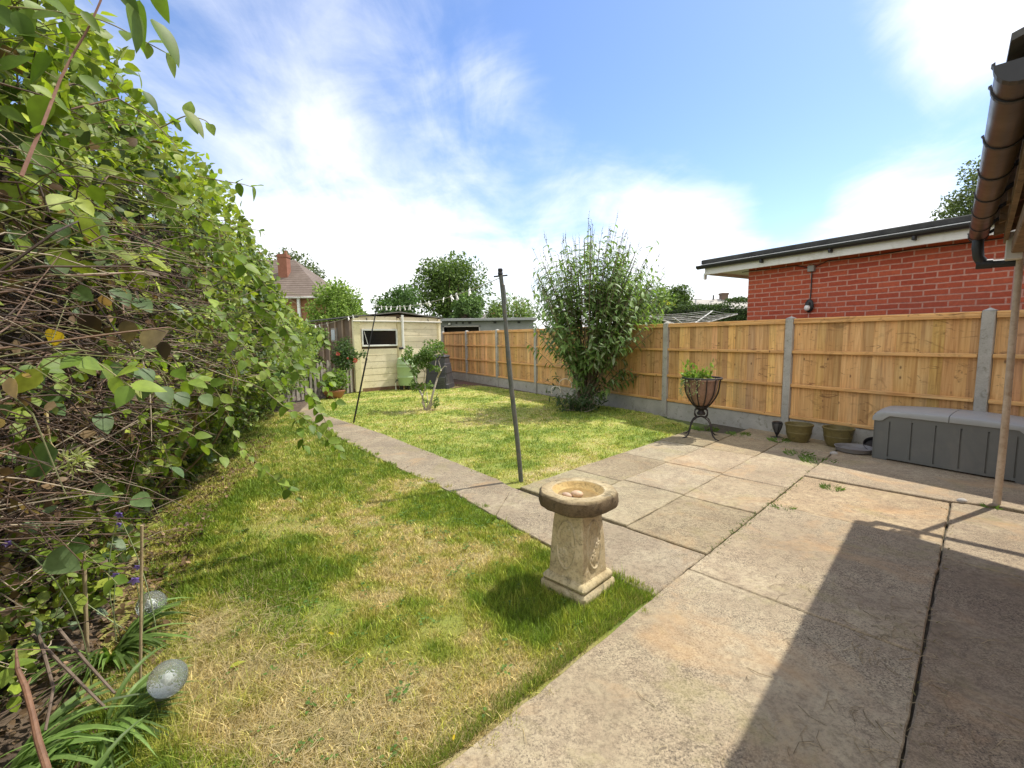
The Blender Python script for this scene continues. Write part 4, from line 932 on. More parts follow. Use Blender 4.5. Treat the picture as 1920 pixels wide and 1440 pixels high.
for px, py, r in ((762, 657, 7), (756, 672, 6), (768, 664, 7), (780, 668, 10), (790, 672, 11), (800, 660, 10), (810, 655, 11), (820, 650, 10), (826, 649, 7), (801, 642, 4), (773, 676, 9), (785, 684, 9), (798, 676, 11), (812, 668, 10), (780, 692, 6), (822, 692, 5), (780, 722, 8), (790, 726, 6), (800, 726, 6), (776, 700, 4), (817, 757, 5), (821, 750, 4), (798, 752, 4), (830, 660, 6), (808, 690, 5)):
    for _ in range(2): cl.append((q(px + rng.normal() * 3, py + rng.normal() * 2, rng.normal() * .12), r / 100))
P, d, nr = crown_geo(cl, 2600, .05); leaves('foliage', OV, P, d, nr, rng.uniform(.03, .06, 2600), tints(2600, (.09, .17, .035), (.20, .29, .08)), LEAF, sb)

# ------------------------------------------------------------------ buddleia against the fence
bd = thing('buddleia', 'tall arching grey green buddleia with spent flower spikes against the fence', 'shrub', (1.38, 8.42, 0)); B0 = np.array(bd.location)
LP, LD, LN, LS, LC = [], [], [], [], []; b = MB(); SP = [[], [], [], [], []]
tips = []
for k in range(230):
    t = rng.uniform(-1, 1); px = 1120 + t * 128 + rng.normal() * 7; env = 470 + 62 * abs(t) ** 2.4 + rng.normal() * 16 - 24 * np.exp(-(t / .3) ** 2)
    py = env + abs(rng.normal()) * 62 if k > 45 else env + rng.normal() * 13
    tips.append((px, py, rng.normal() * .55))
for k in range(34): tips.append((1120 + rng.uniform(-1, 1) * 125, rng.uniform(425, 500) + 40 * rng.random(), rng.normal() * .5))
for k in range(52): tips.append((1112 + rng.normal() * 46, rng.uniform(560, 655), rng.normal() * .5 - .2))
for k in range(26): tips.append((rng.choice([1045, 1060, 1150, 1165]) + rng.normal() * 16, rng.uniform(560, 650), rng.normal() * .4 - .3))
for k in range(12): tips.append((1105 + rng.normal() * 32, rng.uniform(650, 725), rng.normal() * .3 - .3))
for k in range(6): tips.append((1190 + rng.normal() * 14, 692 + rng.normal() * 5, -.25))
for (px, py, dy) in tips:
    tip = at(px, py, 8.42 + dy) - B0; base = np.array((rng.normal() * .06, rng.normal() * .06, .0)); L = np.linalg.norm(tip - base)
    m = np.array((tip[0] * .42, tip[1] * .42, tip[2] * .62)); tt = np.linspace(0, 1, 12)[:, None]; C = base * (1 - tt) ** 2 + 2 * m * tt * (1 - tt) + tip * tt ** 2
    if rng.random() < .2: b.tube(C, [.012, .003], 4, np.array((.22, .17, .12)) * rng.uniform(.6, 1.2), cap=False)
    else: b.tube(C[6:], [.006, .003], 4, np.array((.30, .27, .18)) * rng.uniform(.6, 1.2), cap=False)
    n = int(rng.uniform(14, 24)); f0 = .55 if tip[2] > 1.2 else .5
    for j in range(n):
        f = f0 + (1 - f0) * (j // 2 + rng.random() * .3) / (n / 2); f = min(f, .985); ii = f * 11; i0 = min(int(ii), 10); Pp = C[i0] + (C[i0 + 1] - C[i0]) * (ii - i0); tg = norm(C[i0 + 1] - C[i0])
        s = norm(np.cross(tg, rdir(1)[0])) * (1 if j % 2 else -1); LP.append(Pp); LD.append(norm(s * .8 + tg * .55 + np.array((0, 0, -.42 - .4 * rng.random())))); LN.append(norm(tg * .5 + rdir(1)[0] * .5 + np.array((0, 0, .9)))); LS.append(rng.uniform(.12, .23) * (1.15 - .45 * f))
    if py < 600 and rng.random() < .75:
        tg = norm(C[-1] - C[-2] + np.array((rng.normal() * .1, 0, .25)))
        for j in range(26):
            f = j / 25; a = rdir(1)[0]; SP[0].append(C[-1] + tg * f * .17); SP[1].append(norm(a + tg * .6)); SP[2].append(rdir(1)[0]); SP[3].append(.022 * (1.15 - f)); SP[4].append(np.array((.10, .085, .05) if rng.random() < .7 else (.12, .07, .11)) * rng.uniform(.6, 1.3))
n = len(LP); LC = tints(n, (.115, .205, .05), (.24, .345, .11), .22, (.38, .45, .28), .08)
leaves('foliage', LA, LP, LD, LN, LS, LC, LEAF, bd, width=np.array(LS) * 1.5)
leaves('flower_spikes', DI, *SP[:4], SP[4], FLOWER, bd)
b.build('branches', TWIG, bd, True)
b = MB()
for k in range(7): b.tube(limb((rng.normal() * .07, rng.normal() * .07, 0), (rng.normal() * .16, rng.normal() * .12, rng.uniform(.9, 1.3)), .05), [.026, .014], 7, (.26, .20, .15))
b.build('trunk', TWIG, bd, True)
lo = thing('low_shrub', 'low sprawling grey green shrub at the foot of the buddleia', 'shrub', (1.0, 8.2, 0)); L0 = np.array(lo.location); b = MB()
PP, DD, NN, SS = [], [], [], []
for k in range(60):
    tip = at(1092 + rng.normal() * 30, 738 + rng.normal() * 15, 8.15 + rng.normal() * .25) - L0; tip[2] = max(tip[2], .05); C = limb((.25 + rng.normal() * .12, rng.normal() * .1, .02), tip, .2, 8); b.tube(C, [.006, .002], 4, (.42, .36, .28), cap=False)
    for j in range(16):
        f = .25 + .75 * rng.random(); Pp = C[int(f * 7)]; PP.append(Pp + rdir(1)[0] * .02); DD.append(norm(rdir(1)[0] + np.array((0, 0, -.2)))); NN.append(norm(rdir(1)[0] + np.array((0, 0, 1)))); SS.append(rng.uniform(.05, .12))
n = len(PP); leaves('foliage', LA, PP, DD, NN, SS, tints(n, (.05, .10, .035), (.12, .18, .09)), LEAF, lo, width=np.array(SS) * 1.4)
for (c, r) in (((1042, 733), 9), ((1060, 722), 12)):
    th = np.linspace(-.4, 3.9, 14); b.tube([at(c[0] + r * cos(t), c[1] - r * sin(t), 7.9) - L0 for t in th], .006, 5, (1.0, .95, .85), cap=False)
b.build('stem', TWIG, lo, True)

# ------------------------------------------------------------------ the overgrown hedge on the left
HY = np.array([0, 1, 1.5, 2, 2.6, 3.5, 4.6, 6, 7.5, 9, 10.2])
XF = np.array([-1.4, -1.5, -1.72, -2.0, -2.32, -2.75, -3.1, -3.6, -4.2, -4.6, -4.85])
XT = np.array([-.98, -1.16, -1.38, -1.60, -1.82, -2.10, -2.56, -3.0, -3.5, -4.0, -4.45])
HTY = np.array([0, 4.0, 5, 6, 7, 9, 10.2]); HTV = np.array([1, .97, .86, .76, .70, .60, .56])
def hscale(Y): return np.interp(Y, HTY, HTV)
def face(Y, z):
    z = z / hscale(Y)
    xf = np.interp(Y, HY, XF); xt = np.interp(Y, HY, XT)
    a = xf - .06; c = xt + .06
    x = np.where(z < .55, a + (z / .55) * .12, np.where(z < 1.25, a + .12 + (c - a - .12) * np.clip((z - .55) / .7, 0, 1) ** .8, np.where(z < 2.15, c, c - .75 * np.clip((z - 2.15) / .5, 0, 1.6) ** 2)))
    return x + (fbm(Y * 1.3 + 3, z * 1.5 + 8, 3) - .45) * .55 + (vnoise(Y * 4.2, z * 4.2) - .5) * .20 - .03 * (Y > 5)
hg = thing('overgrown_hedge', 'tall overgrown honeysuckle hedge with brown dead stems filling the left side', 'hedge', (-2.6, 3.5, 0)); H0_ = np.array(hg.location)
def zone(Y, z):
    """share of live leaf: bare brown stems low and near, green above and further on"""
    dead = np.exp(-((Y - 1.3) / 1.05) ** 2) * np.exp(-((z - 1.12) / .62) ** 4) * 1.12 + .3 * np.exp(-((z - .25) / .3) ** 2)
    return np.clip(1 - dead, .07, 1)
def hsample(n, y0, y1, z0, z1, depth):
    Y = y0 + (y1 - y0) * rng.random(n) ** 1.35; z = rng.uniform(z0, z1, n) * hscale(Y); x = face(Y, z) - np.abs(rng.normal(size=n)) * depth + rng.normal(size=n) * .03
    return Y, z, x
def hleaves(name, n, y0, y1, z0, z1, depth, s0, s1, ca, cb2, rare, p, dens=True, tpl=OVM, out=.35):
    Y, z, x = hsample(n, y0, y1, z0, z1, depth)
    if dens: k = rng.random(n) < zone(Y, z) * np.clip(.25 + 1.9 * (fbm(Y * 4.2, z * 4.2, 3) - .27), .05, 1); Y, z, x = Y[k], z[k], x[k]
    n = len(Y); P = np.c_[x, Y, z] - H0_
    nr = norm(np.c_[np.full(n, .65), np.full(n, -.25), np.full(n, .7)] + rng.normal(size=(n, 3)) * .65); d = norm(np.c_[np.full(n, out), np.full(n, -.05), np.full(n, -.35)] + rdir(n) * .9)
    s = rng.uniform(s0, s1, n) * np.exp(rng.normal(size=n) * .25) * np.clip(1.15 - .05 * Y, .8, 1.2)
    return leaves(name, tpl, P, d, nr, s, tints(n, ca, cb2, .22, rare, p), LEAF, hg, width=s * rng.uniform(.85, 1.15, n))
GA, GB = (.16, .24, .024), (.40, .46, .065)
hleaves('foliage', 22000, .55, 5.2, .0, 2.68, .17, .030, .068, GA, GB, (.26, .35, .20), .10)
hleaves('small_foliage', 22000, .7, 5.5, .0, 2.72, .14, .014, .030, (.12, .20, .03), (.28, .36, .08), (.36, .36, .14), .08)
hleaves('far_foliage', 32000, 4.2, 10.0, .0, 2.6, .20, .03, .066, (.11, .19, .03), (.26, .34, .06), (.28, .36, .22), .12)
hleaves('inner_foliage', 14000, .6, 9, .02, 2.5, .42, .035, .06, (.04, .075, .02), (.10, .14, .035), (.16, .10, .05), .25)  # deeper leaves, their shade put into a darker leaf colour
# top growth seen against the sky
n = 5200; Y = .8 + 8 * rng.random(n) ** 1.3; xt = np.interp(Y, HY, XT); x = xt + .05 - .75 * rng.random(n) ** 1.2; z = 2.42 + .33 * (fbm(Y * 2.2, x * 2.2, 3)) + rng.normal(size=n) * .06 - .9 * np.clip(.12 - (xt - x), 0, .2); z = z * hscale(Y)
leaves('top_foliage', OVM, np.c_[x, Y, z] - H0_, norm(rdir(n) + np.array((.3, 0, .1))), norm(rdir(n) * .8 + np.array((.2, -.2, .7))), rng.uniform(.03, .07, n), tints(n, GA, GB, .22, (.34, .37, .10), .08), LEAF, hg)
# brown twigs and long stems
b = MB()
for k in range(3000):
    Y = .5 + 2.5 * rng.random() ** 1.2 if rng.random() < .85 else rng.uniform(2.5, 6); z = float(np.clip(rng.normal(1.15, .5), .05, 2.45)); x = float(face(np.array(Y), np.array(z))) - abs(rng.normal()) * .22 - .01; L = rng.uniform(.08, .42)
    d = norm(np.array((rng.normal() * .30 + .1, (1 if rng.random() < .8 else -.4) * rng.uniform(.5, 1), rng.normal() * .28 - .08 + (.5 if rng.random() < .12 else 0)))); P0_ = np.array((x, Y, z)); sg = rng.normal(size=3) * .13 * L
    b.tube([P0_ - H0_, P0_ + d * L * .35 + sg - H0_, P0_ + d * L * .7 + sg * .6 + (0, 0, -.02 * L) - H0_, P0_ + d * L + (0, 0, -.10 * L) - H0_], [.0022 * rng.uniform(.6, 1.6), .0010], 4, np.array((.20, .125, .08)) * rng.uniform(.15, 1.15) if rng.random() < .86 else np.array((.45, .38, .27)) * rng.uniform(.6, 1.2), cap=False)
b.build('dry_stems', TWIG, hg)
b = MB()
for k in range(90):
    Y = .6 + 9 * rng.random() ** 1.3; z = rng.uniform(.9, 2.5) * float(hscale(Y)); x1 = float(face(np.array(Y), np.array(z))) - .05; x1 -= .22; x0 = float(np.interp(Y, HY, XF)) - .5; b.tube(limb((x0 + rng.normal() * .1, Y + rng.normal() * .3, 0) - H0_, (x1, Y + rng.normal() * .3, z) - H0_, .15, 7), [.014 * rng.uniform(.5, 1.6), .003], 5, np.array((.40, .30, .2)) * rng.uniform(.5, 1.2), cap=False)
b.build('branches', TWIG, hg)
b = MB()
for k in range(260):
    Y = .7 + 6 * rng.random() ** 1.4; z = rng.uniform(1.2, 2.2) * float(hscale(Y)); x = float(face(np.array(Y), np.array(z))); L = rng.uniform(.15, .5); P0_ = np.array((x - .1, Y, z)); d = norm(np.array((.9, rng.normal() * .7, rng.normal() * .35 + .1)))
    b.tube([P0_ - H0_, P0_ + d * L * .5 + (0, 0, .02) - H0_, P0_ + d * L + (0, 0, -.12 * L) - H0_], [.002, .0008], 4, np.array((.26, .27, .10)) * rng.uniform(.5, 1.2), cap=False)
b.build('green_shoots', TWIG, hg)
# withered leaves caught among the stems
n = 900; Y, z, x = hsample(n, .7, 3.2, .3, 1.9, .12); leaves('withered_leaves', OVM, np.c_[x, Y, z] - H0_, norm(rdir(n) + np.array((0, 0, -.8))), rdir(n), rng.uniform(.02, .05, n), tints(n, (.16, .09, .05), (.40, .28, .17), .3), LEAF, hg)
# twig-brown core sheet, coloured dark to stand in for shade inside the hedge
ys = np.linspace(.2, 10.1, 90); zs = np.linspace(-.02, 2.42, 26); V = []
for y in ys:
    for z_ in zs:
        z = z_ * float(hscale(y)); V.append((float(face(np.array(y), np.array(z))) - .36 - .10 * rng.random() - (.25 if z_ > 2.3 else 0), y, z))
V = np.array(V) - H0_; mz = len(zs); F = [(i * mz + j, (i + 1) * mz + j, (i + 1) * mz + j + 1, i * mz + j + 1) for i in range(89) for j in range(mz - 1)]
def m_shade_core():
    n_ = NT('shade_core_brown'); v = n_.mapv((9, 2.2, 11)); a = n_.noise(v, 3.5, 7, .7, 1.5); c = n_.ramp(a, [(.35, (.022, .014, .009)), (.55, (.06, .038, .025)), (.7, (.13, .085, .055))]); n_.bump(a, 1, .05); return n_.fin(c, .95)
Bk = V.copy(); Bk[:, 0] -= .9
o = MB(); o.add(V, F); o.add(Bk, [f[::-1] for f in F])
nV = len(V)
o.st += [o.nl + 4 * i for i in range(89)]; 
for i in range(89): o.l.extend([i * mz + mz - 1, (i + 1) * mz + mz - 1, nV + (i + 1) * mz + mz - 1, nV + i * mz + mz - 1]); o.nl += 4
o.build('shade_core', m_shade_core(), hg, False)

# trailing and arching shoots with their own leaves
def shoot(name, pts, r, sizes, cols, parent, O, pair=.06, stemcol=(.35, .33, .15), droop=-.5):
    P = np.array(pts); t = np.linspace(0, len(P) - 1, len(P) * 5); Q = np.array([np.array([np.interp(tt, range(len(P)), P[:, i]) for i in range(3)]) for tt in t]) - O
    for _ in range(2): Q[1:-1] = (Q[:-2] + 2 * Q[1:-1] + Q[2:]) / 4
    b = MB(); b.tube(Q, [r, r * .5], 6, stemcol); st = b.build('shoot', TWIG, parent, True)
    s = np.r_[0, np.cumsum(np.linalg.norm(np.diff(Q, axis=0), axis=1))]; pp, dd, nn, ss = [], [], [], []; u = pair
    while u < s[-1]:
        c = np.array([np.interp(u, s, Q[:, i]) for i in range(3)]); k = min(np.searchsorted(s, u), len(Q) - 1); tg = norm(Q[k] - Q[k - 1]); sd_ = norm(np.cross(tg, rdir(1)[0]))
        for g_ in (1, -1): pp.append(c); dd.append(norm(sd_ * g_ + tg * .4 + np.array((0, 0, droop)))); nn.append(norm(np.array((.4, -.5, .8)) + rdir(1)[0] * .5)); ss.append(rng.uniform(*sizes))
        u += pair * rng.uniform(.7, 1.3)
    leaves('shoot_leaves', OVB, pp, dd, nn, ss, tints(len(pp), *cols, .15), LEAF, st)
cg = ((.13, .22, .03), (.28, .37, .06))
for k in range(118):
    Y = 1.0 + 7.5 * rng.random() ** 1.3; zt_ = rng.uniform(1.0, 2.6) if k % 3 else rng.uniform(.5, 1.2); z = zt_ * float(hscale(Y)); x = float(face(np.array(Y), np.array(z))) - .08; L = rng.uniform(.25, .6) * (1 if k % 3 else .7); d = norm(np.array((.8, rng.normal() * .6 - .1, .75 if zt_ > 2.2 else rng.normal() * .3 + .15))); P0_ = np.array((x, Y, z))
    if rng.random() > float(zone(np.array(Y), np.array(z))) + .12: continue
    shoot('spray', [P0_, P0_ + d * L * .35, P0_ + d * L * .68 + (0, 0, -.06 * L), P0_ + d * L * .95 + (0, 0, -.24 * L)], .0022, (.03, .062) if Y < 3 else (.025, .048), cg, hg, H0_, .055)
for Y, pl in ((2.9, [(447, 480), (493, 527), (513, 560), (533, 613), (563, 667), (587, 700), (633, 757)]), (2.6, [(500, 735), (535, 765), (567, 780), (593, 807), (623, 830), (640, 852)]), (2.8, [(480, 600), (530, 660), (575, 720), (610, 790), (622, 815)]), (2.7, [(450, 640), (500, 700), (540, 760), (560, 800), (572, 838)]), (3.3, [(520, 640), (570, 665), (605, 690), (632, 728)]), (3.0, [(500, 690), (545, 712), (585, 745), (600, 770)]), (2.5, [(440, 830), (460, 847), (493, 880), (533, 910), (563, 938)]), (3.4, [(430, 420), (470, 430), (490, 432), (500, 445)]),
              (2.4, [(370, 330), (420, 340), (455, 345), (478, 352)]), (2.0, [(300, 240), (350, 215), (385, 225), (400, 240)]), (2.3, [(300, 430), (350, 500), (420, 590), (460, 680)]), (3.2, [(470, 560), (520, 600), (560, 650), (600, 640)]), (4.2, [(520, 560), (560, 600), (600, 620), (612, 650)]), (2.2, [(330, 700), (400, 720), (430, 780), (455, 850)]), (1.6, [(180, 640), (260, 650), (330, 690), (380, 740)]), (1.9, [(250, 330), (330, 380), (420, 430), (470, 520)])):
    shoot('shoot', [at(px, py, Y + .03 * i) for i, (px, py) in enumerate(pl)], .0028, (.045, .08), cg, hg, H0_, .06)
YN = .82
shoot('shoot', [at(px, py, YN + .02 * i) for i, (px, py) in enumerate([(40, 330), (62, 275), (80, 235), (95, 195), (112, 150), (135, 105), (162, 60), (190, 0), (215, -80)])], .0032, (.02, .035), cg, hg, H0_, .09, (.30, .16, .11))
bigl = [((240, 5), (268, 100), .8), ((262, 0), (258, 92), .83), ((285, 35), (344, 120), .8), ((222, -25), (262, 30), .8), ((290, -30), (312, 42), .82), ((152, 20), (190, 60), .85), ((60, -20), (135, 25), .85), ((30, 20), (62, 85), .9), ((-20, 10), (48, 60), .9), ((115, 40), (130, 75), .95), ((10, 60), (75, 62), .9), ((186, 85), (208, 116), .85), ((60, 35), (120, 20), .92), ((150, 140), (200, 180), 1.0), ((100, 110), (40, 150), 1.0), ((0, 130), (55, 100), 1.0), ((345, 205), (387, 255), 1.5), ((268, 170), (300, 210), 1.3), ((90, 180), (60, 240), 1.0), ((45, 265), (105, 330), 1.15), ((0, 200), (50, 230), 1.0)]
P = [at(a[0], a[1], y) - H0_ for a, c, y in bigl]; D = [at(c[0], c[1], y + .015) - at(a[0], a[1], y) for a, c, y in bigl]; S = [np.linalg.norm(d_) for d_ in D]
leaves('near_leaves', OVB, P, D, norm(np.array([(.5, -.5, .55)] * len(P)) + rng.normal(size=(len(P), 3)) * .35), S, [np.array((.20, .25, .03)) if y == 1.5 else c for (a, cc, y), c in zip(bigl, tints(len(P), (.09, .16, .02), (.17, .25, .035), .1))], LEAF, hg, width=np.array(S) * .85)
midl = [((50, 690), (25, 682), 1.2), ((55, 700), (78, 718), 1.2), ((62, 728), (40, 760), 1.2), ((70, 742), (112, 745), 1.2), ((84, 760), (118, 772), 1.2), ((0, 745), (12, 776), 1.1), ((190, 698), (228, 690), 1.4), ((240, 690), (262, 705), 1.4), ((268, 690), (285, 715), 1.4), ((272, 722), (262, 750), 1.5), ((300, 725), (320, 752), 1.5), ((333, 735), (352, 758), 1.6), ((378, 740), (396, 758), 1.7), ((185, 775), (204, 808), 1.4), ((100, 480), (118, 515), 1.2), ((105, 420), (120, 455), 1.2), ((140, 540), (168, 560), 1.3), ((215, 540), (240, 568), 1.5), ((255, 560), (282, 580), 1.5), ((90, 1040), (140, 1065), 1.35), ((55, 975), (68, 995), 1.3), ((130, 1020), (160, 1028), 1.4), ((110, 845), (40, 885), 1.1), ((108, 870), (66, 905), 1.1), ((170, 920), (205, 925), 1.4), ((320, 875), (345, 890), 1.9), ((250, 930), (280, 945), 1.8)]
P = [at(a[0], a[1], y) - H0_ for a, c, y in midl]; D = [at(c[0], c[1], y - .01) - at(a[0], a[1], y) for a, c, y in midl]; S = [np.linalg.norm(d_) * 1.1 for d_ in D]
leaves('heart_leaves', OVB, P, D, norm(np.array([(.45, -.55, .7)] * len(P)) + rng.normal(size=(len(P), 3)) * .3), S, tints(len(P), (.13, .21, .08), (.22, .31, .14), .12), LEAF, hg, width=np.array(S) * 1.2)
def oneleaf(name, a, c, y, col, w=1.0, nr=(.4, -.8, .3)):
    p = at(a[0], a[1], y); dv = at(c[0], c[1], y) - p; s = np.linalg.norm(dv)
    return leaves(name, OVB, [p - H0_], [dv], [nr], [s], [col], LEAF, hg, width=np.array([s * w]))
tag(oneleaf('yellow_leaf', (108, 616), (96, 650), 1.15, (.75, .50, .05), 1.25), 'single bright yellow leaf hanging among the brown stems')
for a, c, y, col in (((165, 585), (175, 640), 1.3, (.06, .035, .02)), ((243, 600), (238, 645), 1.3, (.14, .10, .06)), ((264, 646), (310, 618), 1.32, (.42, .31, .22)), ((306, 640), (310, 675), 1.4, (.06, .04, .03))): oneleaf('withered_leaf', a, c, y, col, 1.0)
fc = at(136, 868, 1.12) - H0_; n = 60; q = rdir(n, .2); leaves('flower_cluster', LA, fc + q * .008 + np.c_[rng.uniform(-.02, .03, n), np.zeros(n), rng.uniform(-.012, .016, n)], norm(q + np.array((.5, -.2, -.1))), rdir(n), rng.uniform(.018, .034, n), tints(n, (.36, .42, .12), (.52, .52, .28), .12), LEAF, hg, width=rng.uniform(.02, .035, n))
shoot('shoot', [at(px, py, 1.12 + .03 * (i == 0)) for i, (px, py) in enumerate([(88, 770), (90, 800), (94, 830), (110, 850), (128, 862)])], .0028, (.006, .01), cg, hg, H0_, .04, (.5, .42, .2))

# ------------------------------------------------------------------ border plants and lights at the near left
def strap(x, y, n, L0_, label):
    t = thing('strap_leaf_plant', label, 'plant', (x, y, 0), group='strap leaved plants in the border')
    mb = MB()
    for k in range(n):
        a = rng.uniform(-2.2, 1.6); L = L0_ * rng.uniform(.5, 1.15); rise = rng.uniform(.45, 1.0); ts = np.linspace(0, 1, 8); r0 = rng.uniform(0, .05); w = rng.uniform(.004, .010); c = np.array((.15, .235, .06)) * rng.uniform(.45, 1.8)
        rr = r0 + L * (.55 * ts + .30 * ts ** 2); zz = L * rise * (1.25 * ts - (.75 + .5 * rng.random()) * ts ** 2); zz = np.maximum(zz, .004); cx = np.c_[cos(a) * rr, sin(a) * rr, zz]; sd_ = np.array((-sin(a), cos(a), .25)); tw = rng.normal() * .3
        ww = w * np.array([.7, 1, 1, .98, .9, .75, .45, .03]); Lf = cx - sd_ * ww[:, None]; Rt_ = cx + sd_ * ww[:, None] ; Rt_[:, 2] += tw * w; Md = cx - np.array((0, 0, 1)) * ww[:, None] * .35
        V = np.stack([Lf, Md, Rt_], 1).reshape(-1, 3); F = [(3 * i + j, 3 * i + j + 1, 3 * i + j + 4, 3 * i + j + 3) for i in range(7) for j in (0, 1)]; mb.add(V, F, c)
    mb.build('foliage', LEAF, t, True)
strap(-1.42, 1.42, 95, .30, 'strappy green leaved plant arching beside the nearer solar globe')
strap(-1.25, 1.08, 90, .26, 'strappy green leaved plant at the near corner of the border')
strap(-1.74, 1.82, 75, .34, 'taller strappy plant below the far solar globe and the bellflowers')
strap(-1.58, 1.25, 80, .38, 'strappy dark green plant behind the bare reddish branch')

def m_crackle():
    n = NT('crackle_glass'); v = n.mapv(); e = n.vor(v, 90, 'DISTANCE_TO_EDGE'); a = n.noise(v, 60, 4, .7)
    c = n.ramp(e, [(.0, (.92, .95, .93)), (.12, (.62, .68, .66))]); n.bump(n.math('ADD', e, n.math('MULTIPLY', a, .4)), 1.0, .006)
    n.fin(c, .1, 0, .6); n.b.inputs['Transmission Weight'].default_value = .88; n.b.inputs['IOR'].default_value = 1.25; return n.m
CRACK = m_crackle(); STEEL = m_plain('brushed_steel', (.45, .45, .43), .35, .85, bump=.05)
def globe(base, cpx, Y, r, label):
    B_ = gnd(*base); c = at(cpx[0], cpx[1], Y); t = thing('solar_globe_light', label, 'garden light', tuple(B_), group='crackle glass solar lights'); ax = norm(c - B_ + np.array((.01, 0, .05)))
    b = MB(); b.sphere(c - B_, r, 28, 18); b.build('glass_globe', CRACK, t, True)
    b = MB(); b.sphere(c - B_, r * .3, 12, 8, (.8, .8, .75)); b.build('lamp_core', m_plain('frosted_core', (.7, .7, .64), .4), t, True)
    m = c - B_ - ax * r; b = MB(); b.tube([m + ax * .018, m + ax * .006, m - ax * .012, m - ax * .03, m - ax * .034], [r * .72, r * .60, r * .42, r * .30, .012], 16); b.build('metal_cup', STEEL, t, True)
    b = MB(); b.tube([m - ax * .03, (m - ax * .03) * .4, np.array((0, 0, -.02))], .009, 8); b.build('stake', STEEL, t, True)
globe((288, 1350), (315, 1272), 1.50, .060, 'crackle glass solar globe light nearer the camera in the grass')
globe((268, 1185), (284, 1133), 1.98, .058, 'crackle glass solar globe light farther back behind the thin cane')
CANE = m_rough('bamboo', (.34, .25, .14), (.50, .40, .24), 9, .65, .2, .002, (.2, .15, .09), 40)
for lo_, hi, Y0_, r, lab in (((263, 1290), (266, 985), 0, .0048, 'thin brown garden cane standing in front of the far solar globe'), ((160, 1195), (156, 1022), 0, .0075, 'thicker pale garden cane standing at the hedge foot')):
    A = gnd(*lo_) if lo_[0] > 200 else at(lo_[0], lo_[1], 1.85) * (1, 1, 0); Bt = at(hi[0], hi[1], A[1]); d = Bt - A; b = MB()
    pts = [A + d * t for t in np.linspace(-.02, 1, 13)]; b.tube(pts, [r * (1.0 if i % 3 else 1.18) for i in range(13)], 8); tag(b.build('garden_cane', CANE, None, True), lab, 'cane', 'garden canes in the border')
bp = [at(x, y, Y) for x, y, Y in ((30, 1218, 1.12), (33, 1255, 1.10), (48, 1290, 1.07), (60, 1335, 1.03), (72, 1390, .99), (88, 1440, .95), (100, 1500, .9))]
b = MB(); b.tube(bp, [.002, .0055, .007, .0065, .0075, .0075, .008], 9); b.tube([bp[2], bp[2] + (-.006, .02, .012)], [.004, .002], 5)
tag(b.build('bare_branch', m_rough('red_bark', (.13, .062, .033), (.24, .125, .068), 16, .7, .5, .004, (.11, .06, .03), 70), None, True), 'bare reddish brown branch rising at the bottom left corner', 'branch')
b = MB()
for pts in ([(60, 1190, 1.5), (140, 1270, 1.45), (200, 1330, 1.4)], [(110, 1180, 1.55), (160, 1240, 1.5), (215, 1300, 1.45)], [(70, 1180, 1.5), (100, 1290, 1.4), (85, 1370, 1.3)]): b.tube([at(*p) for p in pts], [.006, .004], 7, (.20, .15, .11))
tag(b.build('fallen_sticks', TWIG, None, True), 'grey brown sticks lying criss cross under the hedge', 'sticks')

bf = thing('bellflower', 'purple bellflowers on thin stems in front of the dark hedge', 'flower', (-1.72, 1.95, 0)); F0 = np.array(bf.location); b = MB(); PURP = m_leaf('purple_petal', .5, .4, (1.1, 1.0, 1.3))
fl = [((225, 962), 1.9, .021), ((228, 980), 1.9, .019), ((253, 1084), 1.8, .024), ((261, 1060), 1.82, .018), ((220, 1075), 1.85, .022), ((14, 1016), 1.3, .014), ((161, 1135), 1.9, .014)]
for (px, py), Y, r in fl:
    c = at(px, py, Y) - F0; g0 = np.array((c[0] * .3 + rng.normal() * .05, c[1] * .5, 0)); b.tube(limb(g0, c + (0, 0, .01), .08, 7), .002, 5, (.4, .5, .25)); a = norm(np.array((rng.normal() * .4 + .2, -.8, -.25))); s = norm(np.cross(a, (0, 0, 1))); u_ = np.cross(s, a)
    D = [norm(a * .75 + (s * cos(k * 2 * pi / 5) + u_ * sin(k * 2 * pi / 5)) * .65) for k in range(5)]; N_ = [norm(a - (s * cos(k * 2 * pi / 5) + u_ * sin(k * 2 * pi / 5)) * .7) for k in range(5)]
    leaves('flower', OV, [c] * 5, D, N_, [r * 1.25] * 5, tints(5, (.26, .17, .50), (.42, .32, .66), .1), PURP, bf, width=np.full(5, r * 1.15))
b.build('stem', TWIG, bf, True)

for px, py, a, s, c, lab in ((430, 1262, .7, .062, (.42, .44, .06), 'long yellow green leaf fallen on the grass right of the nearer solar globe'), (627, 1198, 2.8, .036, (.60, .46, .03), 'bright yellow leaf fallen in the middle of the near lawn'), (376, 1040, .5, .032, (.42, .45, .08), 'small lime leaf fallen on the grass beside the hedge shade'), (850, 1400, 1.5, .026, (.65, .47, .02), 'small deep yellow leaf fallen at the lawn edge by the slabs')):
    p = gnd(px, py) + (0, 0, .022); o = leaves('fallen_leaf', OV, [p], [(cos(a), sin(a), .12)], [(0, -.3, 1)], [s], [c], LEAF, None, width=np.array([s * .6])); tag(o, lab, 'leaf', 'leaves fallen on the lawn')
n = 5200; Y = rng.uniform(.9, 6.5, n) ** 1.0; xf = np.interp(Y, HY, XF); x = xf + .38 - np.abs(rng.normal(size=n)) * .38; z = rng.uniform(.002, .02, n)
